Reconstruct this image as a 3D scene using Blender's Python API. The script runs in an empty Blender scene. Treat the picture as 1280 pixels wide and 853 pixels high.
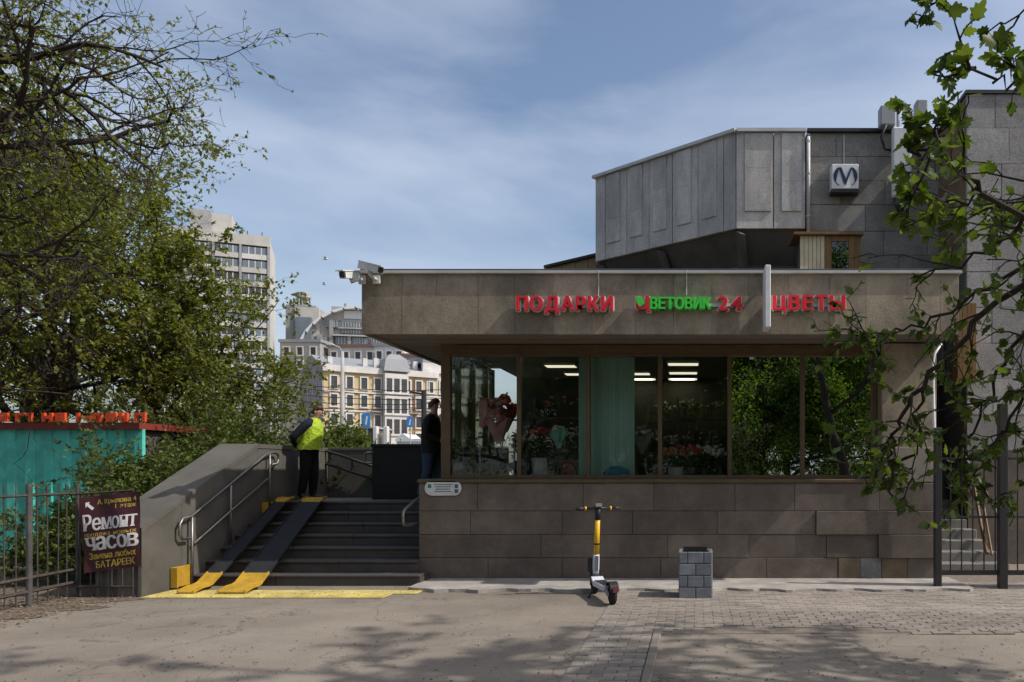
import bpy, bmesh, math, random
import numpy as np
from mathutils import Vector, Matrix

# ------------------------------------------------------------------ camera, sky, sun
SC = bpy.context.scene
COL = SC.collection
F, CX, HY, CH = 1000.0, 870.0, 586.0, 1.6      # focal length and principal point in photo pixels, eye height in metres
cam = bpy.data.cameras.new('camera')
camo = bpy.data.objects.new('camera', cam); COL.objects.link(camo)
camo.location = (0, 0, CH); camo.rotation_euler = (math.radians(90), 0, 0)
cam.sensor_width = 36; cam.lens = 36 * F / 1280
cam.shift_x = (640 - CX) / 1280; cam.shift_y = (HY - 426.5) / 1280
cam.clip_start = 0.05; cam.clip_end = 3000
SC.camera = camo

SUN_EL, SUN_AZ = math.radians(47), math.radians(9)      # sun to the right of the facade, a little on the camera's side
to_sun = Vector((math.cos(SUN_EL) * math.cos(SUN_AZ), -math.cos(SUN_EL) * math.sin(SUN_AZ), math.sin(SUN_EL)))
wd = bpy.data.worlds.new('World'); SC.world = wd; wd.use_nodes = True
nt = wd.node_tree; nt.nodes.clear()
wo = nt.nodes.new('ShaderNodeOutputWorld'); bg = nt.nodes.new('ShaderNodeBackground')
sky = nt.nodes.new('ShaderNodeTexSky'); sky.sky_type = 'NISHITA'; sky.sun_disc = False
sky.sun_elevation = SUN_EL; sky.sun_rotation = math.radians(99); sky.air_density = 1.0; sky.dust_density = 3.0; sky.ozone_density = 1.6
tc = nt.nodes.new('ShaderNodeTexCoord')
mp = nt.nodes.new('ShaderNodeMapping'); mp.inputs['Scale'].default_value = (1.3, 1.3, 4.2); mp.inputs['Rotation'].default_value = (0.0, 0.3, 5.0); mp.inputs['Location'].default_value = (7, 7, 7)
nt.links.new(tc.outputs['Generated'], mp.inputs['Vector'])
cn = nt.nodes.new('ShaderNodeTexNoise'); cn.inputs['Scale'].default_value = 1.5; cn.inputs['Detail'].default_value = 7; cn.inputs['Roughness'].default_value = 0.52
cn.inputs['Distortion'].default_value = 0.25
nt.links.new(mp.outputs['Vector'], cn.inputs['Vector'])
cr = nt.nodes.new('ShaderNodeValToRGB'); cr.color_ramp.elements[0].position = 0.38; cr.color_ramp.elements[1].position = 0.76
cr.color_ramp.elements[0].color = (0, 0, 0, 1); cr.color_ramp.elements[1].color = (0.52, 0.52, 0.52, 1)
nt.links.new(cn.outputs['Fac'], cr.inputs['Fac'])
mx = nt.nodes.new('ShaderNodeMix'); mx.data_type = 'RGBA'
mx.inputs['B'].default_value = (6.1, 6.5, 7.3, 1)
nt.links.new(cr.outputs['Color'], mx.inputs['Factor'])
nt.links.new(sky.outputs['Color'], mx.inputs['A'])
nt.links.new(mx.outputs['Result'], bg.inputs['Color'])
bg.inputs['Strength'].default_value = 0.135
nt.links.new(bg.outputs['Background'], wo.inputs['Surface'])

sl = bpy.data.lights.new('sun', 'SUN'); slo = bpy.data.objects.new('sun', sl); COL.objects.link(slo)
sl.energy = 3.4; sl.angle = math.radians(0.53); sl.color = (1.0, 0.94, 0.86)
slo.rotation_euler = to_sun.to_track_quat('Z', 'Y').to_euler(); slo.location = (20, -5, 25)

SC.view_settings.view_transform = 'Standard'; SC.view_settings.look = 'None'
SC.view_settings.exposure = 0.2; SC.view_settings.gamma = 1.0; SC.view_settings.use_curve_mapping = False
SC.render.engine = 'CYCLES'
SC.cycles.use_denoising = True; SC.cycles.use_adaptive_sampling = True; SC.cycles.adaptive_threshold = 0.012
SC.cycles.max_bounces = 8; SC.cycles.transparent_max_bounces = 24; SC.cycles.diffuse_bounces = 3
SC.cycles.caustics_reflective = False; SC.cycles.caustics_refractive = False

# ------------------------------------------------------------------ helpers
R = math.radians
def gx(px, Y): return (px - CX) / F * Y
def gz(py, Y): return CH - (py - HY) / F * Y
def W(px, py, Y): return Vector((gx(px, Y), Y, gz(py, Y)))

OFF = {}                                   # world position of the origin of a parent
def empty(name, loc=(0, 0, 0), rz=0.0, parent=None):
    o = bpy.data.objects.new(name, None); COL.objects.link(o)
    o.empty_display_size = 0.2
    if parent: o.parent = parent
    o.location = loc; o.rotation_euler = (0, 0, rz); OFF[o.name] = Vector(loc) if not parent else Vector(loc) + OFF[parent.name]
    return o
def tag(o, label=None, cat=None, group=None, kind=None):
    if label: o['label'] = label
    if cat: o['category'] = cat
    if group: o['group'] = group
    if kind: o['kind'] = kind
    return o
def thing(name, loc, label, cat, group=None, rz=0.0):
    return tag(empty(name, loc, rz), label, cat, group)
def link(name, me, parent=None, loc=None, rot=None):
    o = bpy.data.objects.new(name, me); COL.objects.link(o)
    if parent: o.parent = parent
    if loc is not None: o.location = loc
    if rot is not None: o.rotation_euler = rot
    OFF[o.name] = (OFF[parent.name] if parent else Vector((0, 0, 0))) + (Vector(loc) if loc is not None else Vector((0, 0, 0)))
    return o
def copy_tree(o, parent=None):
    c = o.copy(); COL.objects.link(c); c.parent = parent
    for ch in list(o.children): copy_tree(ch, c)
    return c

class MB:
    """collects shapes, then links them as one mesh object"""
    def __init__(s): s.v = []; s.f = []; s.m = []; s.cur = 0
    def add(s, vs, fs):
        b = len(s.v); s.v += [tuple(p) for p in vs]
        for f in fs: s.f.append(tuple(b + i for i in f)); s.m.append(s.cur)
    def box(s, a, b):
        x0, y0, z0 = a; x1, y1, z1 = b
        s.add([(x0,y0,z0),(x1,y0,z0),(x1,y1,z0),(x0,y1,z0),(x0,y0,z1),(x1,y0,z1),(x1,y1,z1),(x0,y1,z1)],
              [(0,3,2,1),(4,5,6,7),(0,1,5,4),(1,2,6,5),(2,3,7,6),(3,0,4,7)])
        return s
    def obox(s, c, ax, ay, az, hx, hy, hz):
        c = Vector(c); ax, ay, az = Vector(ax).normalized()*hx, Vector(ay).normalized()*hy, Vector(az).normalized()*hz
        P = [c+sx*ax+sy*ay+sz*az for sz in (-1,1) for sx, sy in ((-1,-1),(1,-1),(1,1),(-1,1))]
        s.add(P, [(0,3,2,1),(4,5,6,7),(0,1,5,4),(1,2,6,5),(2,3,7,6),(3,0,4,7)])
        return s
    def cbox(s, a, b, e=0.008):
        """box with chamfered edges (44 triangles)"""
        lo = [min(a[i], b[i]) for i in range(3)]; hi = [max(a[i], b[i]) for i in range(3)]
        e = min(e, *( (hi[i]-lo[i])*0.45 for i in range(3)))
        V = {}; L = []
        for sx in (0,1):
            for sy in (0,1):
                for sz in (0,1):
                    p = [hi[0] if sx else lo[0], hi[1] if sy else lo[1], hi[2] if sz else lo[2]]
                    q = [(-e if k else e) for k in (sx, sy, sz)]
                    for k in range(3):
                        w = [p[i] + (0 if i == k else q[i]) for i in range(3)]
                        V[(sx,sy,sz,k)] = len(L); L.append(tuple(w))
        fs = []
        for k in range(3):
            i, j = [(1,2),(2,0),(0,1)][k]
            for sd in (0,1):
                def key(u, w):
                    t = [0,0,0]; t[k] = sd; t[i] = u; t[j] = w
                    return V[(t[0],t[1],t[2],k)]
                q = [key(0,0), key(1,0), key(1,1), key(0,1)]
                fs.append(tuple(q) if sd else tuple(reversed(q)))
        for k in range(3):
            i, j = [(1,2),(2,0),(0,1)][k]
            for u in (0,1):
                for w in (0,1):
                    def kk(d, nrm):
                        t = [0,0,0]; t[k] = d; t[i] = u; t[j] = w
                        return V[(t[0],t[1],t[2],nrm)]
                    q = [kk(0,i), kk(1,i), kk(1,j), kk(0,j)]
                    fs.append(tuple(q) if (u == w) else tuple(reversed(q)))
        for sx in (0,1):
            for sy in (0,1):
                for sz in (0,1):
                    q = [V[(sx,sy,sz,k)] for k in range(3)]
                    fs.append(tuple(q) if (sx+sy+sz) % 2 else tuple(reversed(q)))
        s.add(L, fs); return s
    def tube(s, pts, rad, n=8, cap=True):
        pts = [Vector(p) for p in pts]
        if not hasattr(rad, '__len__'): rad = [rad]*len(pts)
        b = len(s.v); up = None
        for i, p in enumerate(pts):
            d = (pts[min(i+1, len(pts)-1)] - pts[max(i-1, 0)])
            d = d.normalized() if d.length > 1e-9 else Vector((0,0,1))
            if up is None: up = d.orthogonal().normalized()
            up = up - d*up.dot(d); up = up.normalized() if up.length > 1e-6 else d.orthogonal().normalized()
            w = d.cross(up)
            for k in range(n):
                a = 2*math.pi*k/n
                s.v.append(tuple(p + (up*math.cos(a) + w*math.sin(a))*rad[i]))
        for i in range(len(pts)-1):
            for k in range(n):
                a0 = b+i*n+k; a1 = b+i*n+(k+1) % n
                s.f.append((a0, a1, a1+n, a0+n)); s.m.append(s.cur)
        if cap:
            s.f.append(tuple(b+k for k in reversed(range(n)))); s.m.append(s.cur)
            e = b+(len(pts)-1)*n; s.f.append(tuple(e+k for k in range(n))); s.m.append(s.cur)
        return s
    def prism(s, poly, axis, a, b):
        """extrude a 2D outline along an axis: 'y' takes (x,z), 'z' takes (x,y), 'x' takes (y,z)"""
        def mk(p, t): return (p[0], t, p[1]) if axis == 'y' else ((p[0], p[1], t) if axis == 'z' else (t, p[0], p[1]))
        n = len(poly); V = [mk(p, a) for p in poly] + [mk(p, b) for p in poly]
        fs = [tuple(range(n)), tuple(range(2*n-1, n-1, -1))] + [(i, i+n, (i+1) % n+n, (i+1) % n) for i in range(n)]
        s.add(V, fs); return s
    def loft(s, rings, cap=True, closed=True):
        n = len(rings[0]); b = len(s.v)
        for r in rings: s.v += [tuple(p) for p in r]
        for i in range(len(rings)-1):
            for k in range(n if closed else n-1):
                a0 = b+i*n+k; a1 = b+i*n+(k+1) % n
                s.f.append((a0, a1, a1+n, a0+n)); s.m.append(s.cur)
        if cap:
            s.f.append(tuple(b+k for k in reversed(range(n)))); s.m.append(s.cur)
            e = b+(len(rings)-1)*n; s.f.append(tuple(e+k for k in range(n))); s.m.append(s.cur)
        return s
    def lathe(s, prof, c=(0,0,0), n=20, axis='z'):
        rings = []
        for r, h in prof:
            ring = []
            for k in range(n):
                a = 2*math.pi*k/n; u, w = r*math.cos(a), r*math.sin(a)
                ring.append((c[0]+u, c[1]+w, c[2]+h) if axis == 'z' else ((c[0]+h, c[1]+u, c[2]+w) if axis == 'x' else (c[0]+u, c[1]+h, c[2]+w)))
            rings.append(ring)
        return s.loft(rings)
    def ball(s, c, r, sx=1, sy=1, sz=1, n=10, m=7):
        rings = []
        for i in range(1, m):
            t = math.pi*i/m
            rings.append([(c[0]+r*sx*math.sin(t)*math.cos(2*math.pi*k/n), c[1]+r*sy*math.sin(t)*math.sin(2*math.pi*k/n), c[2]-r*sz*math.cos(t)) for k in range(n)])
        return s.loft(rings)
    def mesh(s, mats, off=None, smooth=False, name='mesh'):
        me = bpy.data.meshes.new(name)
        V = s.v if off is None else [(p[0]-off[0], p[1]-off[1], p[2]-off[2]) for p in s.v]
        me.from_pydata(V, [], s.f)
        for m in (mats if isinstance(mats, (list, tuple)) else [mats]): me.materials.append(m)
        if any(s.m): me.polygons.foreach_set('material_index', s.m)
        bm = bmesh.new(); bm.from_mesh(me); bmesh.ops.recalc_face_normals(bm, faces=bm.faces); bm.to_mesh(me); bm.free()
        if smooth: me.polygons.foreach_set('use_smooth', [True]*len(me.polygons))
        me.update(); return me
    def build(s, name, mats, parent=None, local=False, smooth=False, loc=None):
        """vertices are world coordinates unless local=True; loc moves the origin there (world)"""
        base = OFF[parent.name] if parent else Vector((0,0,0))
        if local: return link(name, s.mesh(mats, None, smooth, name), parent, loc)
        o = Vector(loc) if loc is not None else base
        ob = link(name, s.mesh(mats, o, smooth, name), parent, (o-base) if (loc is not None) else None)
        OFF[ob.name] = o
        return ob

# ------------------------------------------------------------------ materials
MATS = {}
def mat(name, col, rough=0.8, var=0.22, scale=2.5, bump=0.25, bscale=35.0, spec=0.35, metal=0.0, rnd=0.0, stretch=(1,1,1), stain=0.0, stain_scale=0.8, speck=0.0, sscale=90.0, hue=None, island=0.0, bdist=0.01, crack=0.0):
    if name in MATS: return MATS[name]
    m = bpy.data.materials.new(name); m.use_nodes = True; t = m.node_tree; N = t.nodes; L = t.links
    p = N['Principled BSDF']; p.inputs['Roughness'].default_value = rough; p.inputs['Metallic'].default_value = metal
    p.inputs['Specular IOR Level'].default_value = spec
    geo = N.new('ShaderNodeNewGeometry'); mpn = N.new('ShaderNodeMapping'); mpn.inputs['Scale'].default_value = stretch
    L.new(geo.outputs['Position'], mpn.inputs['Vector'])
    n1 = N.new('ShaderNodeTexNoise'); n1.inputs['Scale'].default_value = scale; n1.inputs['Detail'].default_value = 8; n1.inputs['Roughness'].default_value = 0.65
    L.new(mpn.outputs['Vector'], n1.inputs['Vector'])
    rp = N.new('ShaderNodeValToRGB'); e = rp.color_ramp.elements
    c2 = hue or col
    e[0].position = 0.3; e[1].position = 0.72
    e[0].color = (*[max(0, c*(1-var)) for c in c2], 1); e[1].color = (*[min(1, c*(1+var)) for c in col], 1)
    L.new(n1.outputs['Fac'], rp.inputs['Fac']); out = rp.outputs['Color']
    def mult(a, fac_socket, lo, hi):
        mr = N.new('ShaderNodeMapRange'); mr.inputs['To Min'].default_value = lo; mr.inputs['To Max'].default_value = hi
        L.new(fac_socket, mr.inputs['Value'])
        mm = N.new('ShaderNodeMix'); mm.data_type = 'RGBA'; mm.blend_type = 'MULTIPLY'; mm.inputs['Factor'].default_value = 1
        L.new(a, mm.inputs['A']); L.new(mr.outputs['Result'], mm.inputs['B']); return mm.outputs['Result']
    if stain > 0:
        n3 = N.new('ShaderNodeTexNoise'); n3.inputs['Scale'].default_value = stain_scale; n3.inputs['Detail'].default_value = 6; n3.inputs['Roughness'].default_value = 0.7
        L.new(mpn.outputs['Vector'], n3.inputs['Vector'])
        mr0 = N.new('ShaderNodeMapRange'); mr0.inputs['From Min'].default_value = 0.38; mr0.inputs['From Max'].default_value = 0.62; L.new(n3.outputs['Fac'], mr0.inputs['Value'])
        out = mult(out, mr0.outputs['Result'], 1-stain, 1+stain*0.25)
    if speck > 0:
        n4 = N.new('ShaderNodeTexNoise'); n4.inputs['Scale'].default_value = sscale; n4.inputs['Detail'].default_value = 2
        L.new(geo.outputs['Position'], n4.inputs['Vector'])
        mr1 = N.new('ShaderNodeMapRange'); mr1.inputs['From Min'].default_value = 0.35; mr1.inputs['From Max'].default_value = 0.65; L.new(n4.outputs['Fac'], mr1.inputs['Value'])
        out = mult(out, mr1.outputs['Result'], 1-speck, 1+speck)
    if rnd > 0:
        oi = N.new('ShaderNodeObjectInfo'); out = mult(out, oi.outputs['Random'], 1-rnd, 1+rnd)
    if island > 0:
        out = mult(out, geo.outputs['Random Per Island'], 1-island, 1+island)
    if crack > 0:
        n5 = N.new('ShaderNodeTexNoise'); n5.inputs['Scale'].default_value = crack; n5.inputs['Detail'].default_value = 5; n5.inputs['Roughness'].default_value = 0.55; n5.inputs['Distortion'].default_value = 0.4
        L.new(geo.outputs['Position'], n5.inputs['Vector'])
        sb = N.new('ShaderNodeMath'); sb.operation = 'SUBTRACT'; sb.inputs[1].default_value = 0.5; L.new(n5.outputs['Fac'], sb.inputs[0])
        ab = N.new('ShaderNodeMath'); ab.operation = 'ABSOLUTE'; L.new(sb.outputs[0], ab.inputs[0])
        mr5 = N.new('ShaderNodeMapRange'); mr5.inputs['From Max'].default_value = 0.005; L.new(ab.outputs[0], mr5.inputs['Value'])
        out = mult(out, mr5.outputs['Result'], 0.62, 1.0)
    L.new(out, p.inputs['Base Color'])
    if bump > 0:
        n2 = N.new('ShaderNodeTexNoise'); n2.inputs['Scale'].default_value = bscale; n2.inputs['Detail'].default_value = 5; n2.inputs['Roughness'].default_value = 0.6
        L.new(mpn.outputs['Vector'], n2.inputs['Vector'])
        b = N.new('ShaderNodeBump'); b.inputs['Strength'].default_value = bump; b.inputs['Distance'].default_value = bdist
        L.new(n2.outputs['Fac'], b.inputs['Height']); L.new(b.outputs['Normal'], p.inputs['Normal'])
    MATS[name] = m; return m
def leaf_mat(name, ca, cb, trans=0.35, rough=0.55):
    m = bpy.data.materials.new(name); m.use_nodes = True; t = m.node_tree; N = t.nodes; L = t.links
    p = N['Principled BSDF']; p.inputs['Roughness'].default_value = rough; p.inputs['Specular IOR Level'].default_value = 0.3
    geo = N.new('ShaderNodeNewGeometry'); rp = N.new('ShaderNodeValToRGB')
    rp.color_ramp.elements[0].color = (*ca, 1); rp.color_ramp.elements[1].color = (*cb, 1)
    L.new(geo.outputs['Random Per Island'], rp.inputs['Fac']); L.new(rp.outputs['Color'], p.inputs['Base Color'])
    tr = N.new('ShaderNodeBsdfTranslucent'); g = N.new('ShaderNodeMix'); g.data_type = 'RGBA'; g.blend_type = 'MULTIPLY'; g.inputs['Factor'].default_value = 1
    g.inputs['B'].default_value = (1.5, 1.6, 0.6, 1); L.new(rp.outputs['Color'], g.inputs['A']); L.new(g.outputs['Result'], tr.inputs['Color'])
    ms = N.new('ShaderNodeMixShader'); ms.inputs['Fac'].default_value = trans
    L.new(p.outputs['BSDF'], ms.inputs[1]); L.new(tr.outputs['BSDF'], ms.inputs[2]); L.new(ms.outputs['Shader'], N['Material Output'].inputs['Surface'])
    MATS[name] = m; return m
def glass_mat(name, tint, mirror, base=0.04):
    m = bpy.data.materials.new(name); m.use_nodes = True; t = m.node_tree; N = t.nodes; L = t.links
    N.remove(N['Principled BSDF'])
    tr = N.new('ShaderNodeBsdfTransparent'); tr.inputs['Color'].default_value = (*tint, 1)
    gl = N.new('ShaderNodeBsdfGlossy'); gl.inputs['Roughness'].default_value = 0.0; gl.inputs['Color'].default_value = (0.93, 0.97, 0.95, 1)
    nz = N.new('ShaderNodeTexNoise'); nz.inputs['Scale'].default_value = 1.1; nz.inputs['Detail'].default_value = 1
    gg = N.new('ShaderNodeNewGeometry'); L.new(gg.outputs['Position'], nz.inputs['Vector'])
    bp = N.new('ShaderNodeBump'); bp.inputs['Strength'].default_value = 0.06; bp.inputs['Distance'].default_value = 0.02
    L.new(nz.outputs['Fac'], bp.inputs['Height']); L.new(bp.outputs['Normal'], gl.inputs['Normal'])
    fr = N.new('ShaderNodeFresnel'); fr.inputs['IOR'].default_value = 1.5
    ma = N.new('ShaderNodeMath'); ma.operation = 'MULTIPLY_ADD'; ma.inputs[1].default_value = mirror; ma.inputs[2].default_value = base
    L.new(fr.outputs['Fac'], ma.inputs[0])
    ms = N.new('ShaderNodeMixShader'); L.new(ma.outputs[0], ms.inputs['Fac']); L.new(tr.outputs['BSDF'], ms.inputs[1]); L.new(gl.outputs['BSDF'], ms.inputs[2])
    L.new(ms.outputs['Shader'], N['Material Output'].inputs['Surface']); MATS[name] = m; return m
def emit_mat(name, col, s):
    m = bpy.data.materials.new(name); m.use_nodes = True
    p = m.node_tree.nodes['Principled BSDF']; p.inputs['Base Color'].default_value = (0.8, 0.8, 0.8, 1)
    p.inputs['Emission Color'].default_value = (*col, 1); p.inputs['Emission Strength'].default_value = s
    MATS[name] = m; return m

M_GROUND = mat('dusty_asphalt', (0.236, 0.204, 0.168), 0.92, 0.16, 0.7, 0.5, 60, 0.2, stain=0.22, stain_scale=0.45, speck=0.24, sscale=110, bdist=0.006, crack=0.45)
M_PAVER = mat('paver', (0.25, 0.22, 0.19), 0.9, 0.15, 4, 0.5, 70, 0.2, rnd=0.14, stain=0.2, stain_scale=0.6, speck=0.15, sscale=130, island=0.12, bdist=0.005)
M_SOIL = mat('dry_soil', (0.15, 0.118, 0.092), 0.95, 0.35, 5, 0.9, 30, 0.1, speck=0.3, sscale=60, bdist=0.02)
M_APRON = mat('apron_concrete', (0.36, 0.335, 0.305), 0.9, 0.15, 3, 0.5, 50, 0.2, stain=0.18, stain_scale=1.5, speck=0.1)
M_FASCIA = mat('brown_concrete', (0.315, 0.265, 0.198), 0.85, 0.17, 2.0, 0.45, 40, 0.25, rnd=0.09, stretch=(1.15, 1.15, 0.8), stain=0.4, stain_scale=1.3, speck=0.11, sscale=45)
M_PLINTH = mat('plinth_granite', (0.145, 0.116, 0.094), 0.62, 0.2, 3, 0.2, 60, 0.4, rnd=0.14, stain=0.28, stain_scale=1.6, speck=0.25, sscale=160)
M_PLINTH_TAN = mat('plinth_tan', (0.17, 0.13, 0.085), 0.75, 0.2, 4, 0.3, 60, 0.3, stain=0.25, stain_scale=3, speck=0.2, sscale=120)
M_PLINTH_PALE = mat('plinth_pale', (0.2, 0.195, 0.185), 0.75, 0.2, 6, 0.3, 60, 0.3, stain=0.3, stain_scale=4, speck=0.3, sscale=130)
M_STEP = mat('dark_step_granite', (0.075, 0.066, 0.058), 0.6, 0.2, 4, 0.2, 60, 0.4, rnd=0.08, stain=0.2, stain_scale=1.5, speck=0.25, sscale=170)
M_LAND = mat('landing_stone', (0.2, 0.19, 0.175), 0.7, 0.15, 3, 0.2, 60, 0.35, stain=0.15, speck=0.2, sscale=150)
M_PARA = mat('grey_parapet_stone', (0.112, 0.105, 0.092), 0.7, 0.15, 2.5, 0.2, 60, 0.35, rnd=0.06, stain=0.2, stain_scale=1.2, speck=0.14, sscale=150)
M_DARK = mat('black_granite', (0.017, 0.016, 0.0155), 0.7, 0.2, 4, 0.1, 60, 0.4, speck=0.2, sscale=150)
M_PANEL = mat('grey_limestone', (0.5, 0.475, 0.445), 0.85, 0.16, 2.5, 0.45, 45, 0.25, rnd=0.16, stretch=(1.6, 1.6, 0.6), stain=0.25, stain_scale=1.1, speck=0.16, sscale=60)
M_TILE = mat('grey_brown_tiles', (0.26, 0.245, 0.22), 0.85, 0.17, 2.5, 0.5, 45, 0.25, rnd=0.2, stain=0.25, stain_scale=1.1, speck=0.2, sscale=55)
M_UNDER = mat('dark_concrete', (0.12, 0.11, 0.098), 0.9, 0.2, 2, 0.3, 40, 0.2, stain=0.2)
M_COPING = mat('zinc_coping', (0.5, 0.5, 0.5), 0.45, 0.12, 3, 0.08, 30, 0.5, stain=0.2)
M_WHITE = mat('white_paint', (0.74, 0.75, 0.76), 0.45, 0.05, 3, 0.05, 40, 0.5, stain=0.12, stain_scale=3)
M_WHITE2 = mat('white_plastic', (0.62, 0.63, 0.63), 0.5, 0.06, 6, 0.03, 40, 0.4, stain=0.15, stain_scale=5)
M_BROWNFRAME = mat('brown_metal_frame', (0.11, 0.075, 0.038), 0.5, 0.15, 5, 0.05, 60, 0.4, stain=0.15, stain_scale=3)
M_GREENFRAME = mat('olive_frame', (0.16, 0.155, 0.04), 0.5, 0.15, 5, 0.05, 60, 0.4)
M_SOFFIT = mat('soffit_board', (0.17, 0.15, 0.128), 0.7, 0.12, 5, 0.1, 60, 0.3, rnd=0.12)
M_STEEL = mat('brushed_steel', (0.27, 0.265, 0.255), 0.48, 0.06, 8, 0.03, 90, 0.5, metal=1.0)
M_DKMETAL = mat('black_iron', (0.025, 0.024, 0.024), 0.5, 0.2, 8, 0.15, 60, 0.4)
M_FENCE = mat('worn_fence_paint', (0.07, 0.056, 0.048), 0.65, 0.35, 9, 0.3, 60, 0.35, stain=0.3, stain_scale=6)
M_FENCEPOST = mat('grey_post_paint', (0.085, 0.082, 0.08), 0.6, 0.25, 7, 0.25, 60, 0.35, stain=0.3, stain_scale=5)
M_YELLOW = mat('yellow_paint', (0.5, 0.3, 0.03), 0.6, 0.14, 8, 0.15, 60, 0.35, stain=0.25, stain_scale=5)
M_TACTILE = mat('tactile_yellow', (0.56, 0.46, 0.16), 0.85, 0.15, 6, 0.4, 60, 0.2, rnd=0.08, stain=0.28, stain_scale=2.5, speck=0.12)
M_RUBBER = mat('ramp_black', (0.02, 0.021, 0.025), 0.7, 0.25, 8, 0.4, 90, 0.3)
M_WOOD = mat('varnished_wood', (0.17, 0.095, 0.035), 0.55, 0.3, 3, 0.2, 40, 0.3, stretch=(6, 6, 0.5), rnd=0.1)
M_CREAM = mat('cream_boards', (0.58, 0.5, 0.33), 0.6, 0.1, 4, 0.1, 40, 0.3, rnd=0.06, stain=0.12, stain_scale=2)
M_RUST = mat('rust_brown_stone', (0.2, 0.14, 0.085), 0.85, 0.2, 3, 0.4, 40, 0.2, rnd=0.12, stain=0.25)
M_BARK = mat('bark', (0.04, 0.033, 0.028), 0.9, 0.35, 8, 0.7, 35, 0.15, stretch=(1,1,0.4), bdist=0.02)
M_TWIG = mat('twig', (0.035, 0.029, 0.025), 0.85, 0.3, 10, 0.2, 50, 0.15)
M_TURQ = mat('turquoise_sheet', (0.1, 0.6, 0.5), 0.5, 0.1, 2, 0.05, 40, 0.35, rnd=0.07, stain=0.22, stain_scale=2)
M_RED = mat('sign_red', (0.74, 0.03, 0.045), 0.4, 0.06, 4, 0, 40, 0.4)
M_ORANGE = mat('orange_red', (0.7, 0.08, 0.02), 0.5, 0.1, 4, 0, 40, 0.3)
M_GREEN = mat('sign_green', (0.08, 0.68, 0.08), 0.4, 0.06, 4, 0, 40, 0.4)
M_BANNER = mat('maroon_vinyl', (0.062, 0.017, 0.024), 0.5, 0.12, 4, 0.05, 30, 0.35)
M_BTXT_W = mat('banner_white', (0.72, 0.69, 0.68), 0.6, 0.05, 4, 0, 40, 0.3)
M_BTXT_Y = mat('banner_yellow', (0.62, 0.44, 0.08), 0.6, 0.05, 4, 0, 40, 0.3)
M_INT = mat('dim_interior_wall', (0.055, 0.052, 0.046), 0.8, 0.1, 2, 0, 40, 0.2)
M_INTFLOOR = mat('interior_floor', (0.16, 0.15, 0.135), 0.5, 0.1, 2, 0, 40, 0.3)
M_INTCEIL = mat('interior_ceiling', (0.3, 0.29, 0.27), 0.8, 0.06, 2, 0, 40, 0.2)
M_GLASS = glass_mat('shop_glass', (0.93, 0.95, 0.93), 1.0, 0.0)
M_FILM = glass_mat('mirror_film_glass', (0.16, 0.19, 0.15), 1.6, 0.62)
M_CLEAR = glass_mat('clear_glass', (0.72, 0.76, 0.70), 0.8, 0.0)
M_LAMP = emit_mat('lit_lamp', (1.0, 0.9, 0.68), 0.9)
M_LEAF = leaf_mat('spring_leaf', (0.085, 0.10, 0.016), (0.20, 0.215, 0.042), 0.45)
M_LEAF2 = leaf_mat('bush_leaf', (0.05, 0.078, 0.014), (0.125, 0.155, 0.034), 0.35)
M_LEAF3 = leaf_mat('hawthorn_leaf', (0.04, 0.07, 0.012), (0.12, 0.16, 0.035), 0.45, 0.45)
M_LEAF4 = leaf_mat('sun_tinted_leaf', (0.07, 0.125, 0.016), (0.15, 0.225, 0.036), 0.5)  # leaf colour brightened to stand in for sunlight on the mirrored side

random.seed(7); rng = np.random.default_rng(7)

# ------------------------------------------------------------------ ground and paving
g = MB(); g.add([(-900,-300,0),(900,-300,0),(900,1500,0),(-900,1500,0)], [(0,1,2,3)])
tag(g.build('ground', M_GROUND), kind='structure')

pav = MB(); pav.add([(-1.03,5.2,0.004),(-0.42,5.2,0.004),(-0.42,7.72,0.004),(9.5,7.95,0.004),(9.5,12.6,0.004),(-1.03,12.6,0.004)], [(0,1,2,3,4,5)])
pavement = tag(pav.build('pavement', mat('paver_joint_sand', (0.19, 0.165, 0.14), 0.95, 0.3, 12, 0.5, 60, 0.1)), kind='structure')
PL, PWD = 0.2, 0.1
def paver_mesh(seed):
    rr = random.Random(seed); m = MB(); m.cbox((-PL/2+.004, -PWD/2+.0035, 0), (PL/2-.004, PWD/2-.0035, 0.02), 0.004)
    t = [rr.uniform(-.0025,.0025) for _ in range(3)]
    m.v = [(x, y, z + (0 if z < .001 else t[0] + t[1]*x*8 + t[2]*y*12)) for x, y, z in m.v]
    return m.mesh(M_PAVER, name='paver')
PM = [paver_mesh(i) for i in range(6)]
spots = []
y = 5.25; row = 0
while y < 11.15:
    x = -1.02 + PL/2 + (PL/2 if row % 2 else 0)
    xmax = -0.42 if y < 7.72 else 8.4
    if row % 2: spots.append((-1.02+PL/4, y, .5))
    if row % 2 and y < 7.72: spots.append((-.42-PL/4, y, .5))
    while x < xmax - PL*0.4:
        edge = 7.85 + 0.25*math.sin(x*1.7) + 0.12*math.sin(x*4.1+1)
        if y < 7.72 or x < -0.5 or y > edge: spots.append((x, y, 1.0))
        x += PL
    y += PWD; row += 1
vis = [s for s in spots if s[1] > 5.85 and (CX + F*s[0]/s[1]) < 1300]
vis.sort(key=lambda s: s[1])
near = set(vis[:300])
for i, (x, y, h_) in enumerate(vis[:300]):
    link('paver', PM[i % 6], pavement, (x, y, -0.005+random.uniform(-.002,.0015)), (0, 0, random.uniform(-.012,.012))).scale = (h_, 1, 1)
m = MB()
for x, y, h_ in spots:
    if (x, y, h_) in near: continue
    z = random.uniform(-.003, .0015); b0 = 0.0135+z
    m.box((x-PL/2*h_+.0025, y-PWD/2+.002, 0.004), (x+PL/2*h_-.0025, y+PWD/2-.002, b0))
far_pavers = m.build('paver', M_PAVER, pavement); tag(far_pavers, kind='stuff')

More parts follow.
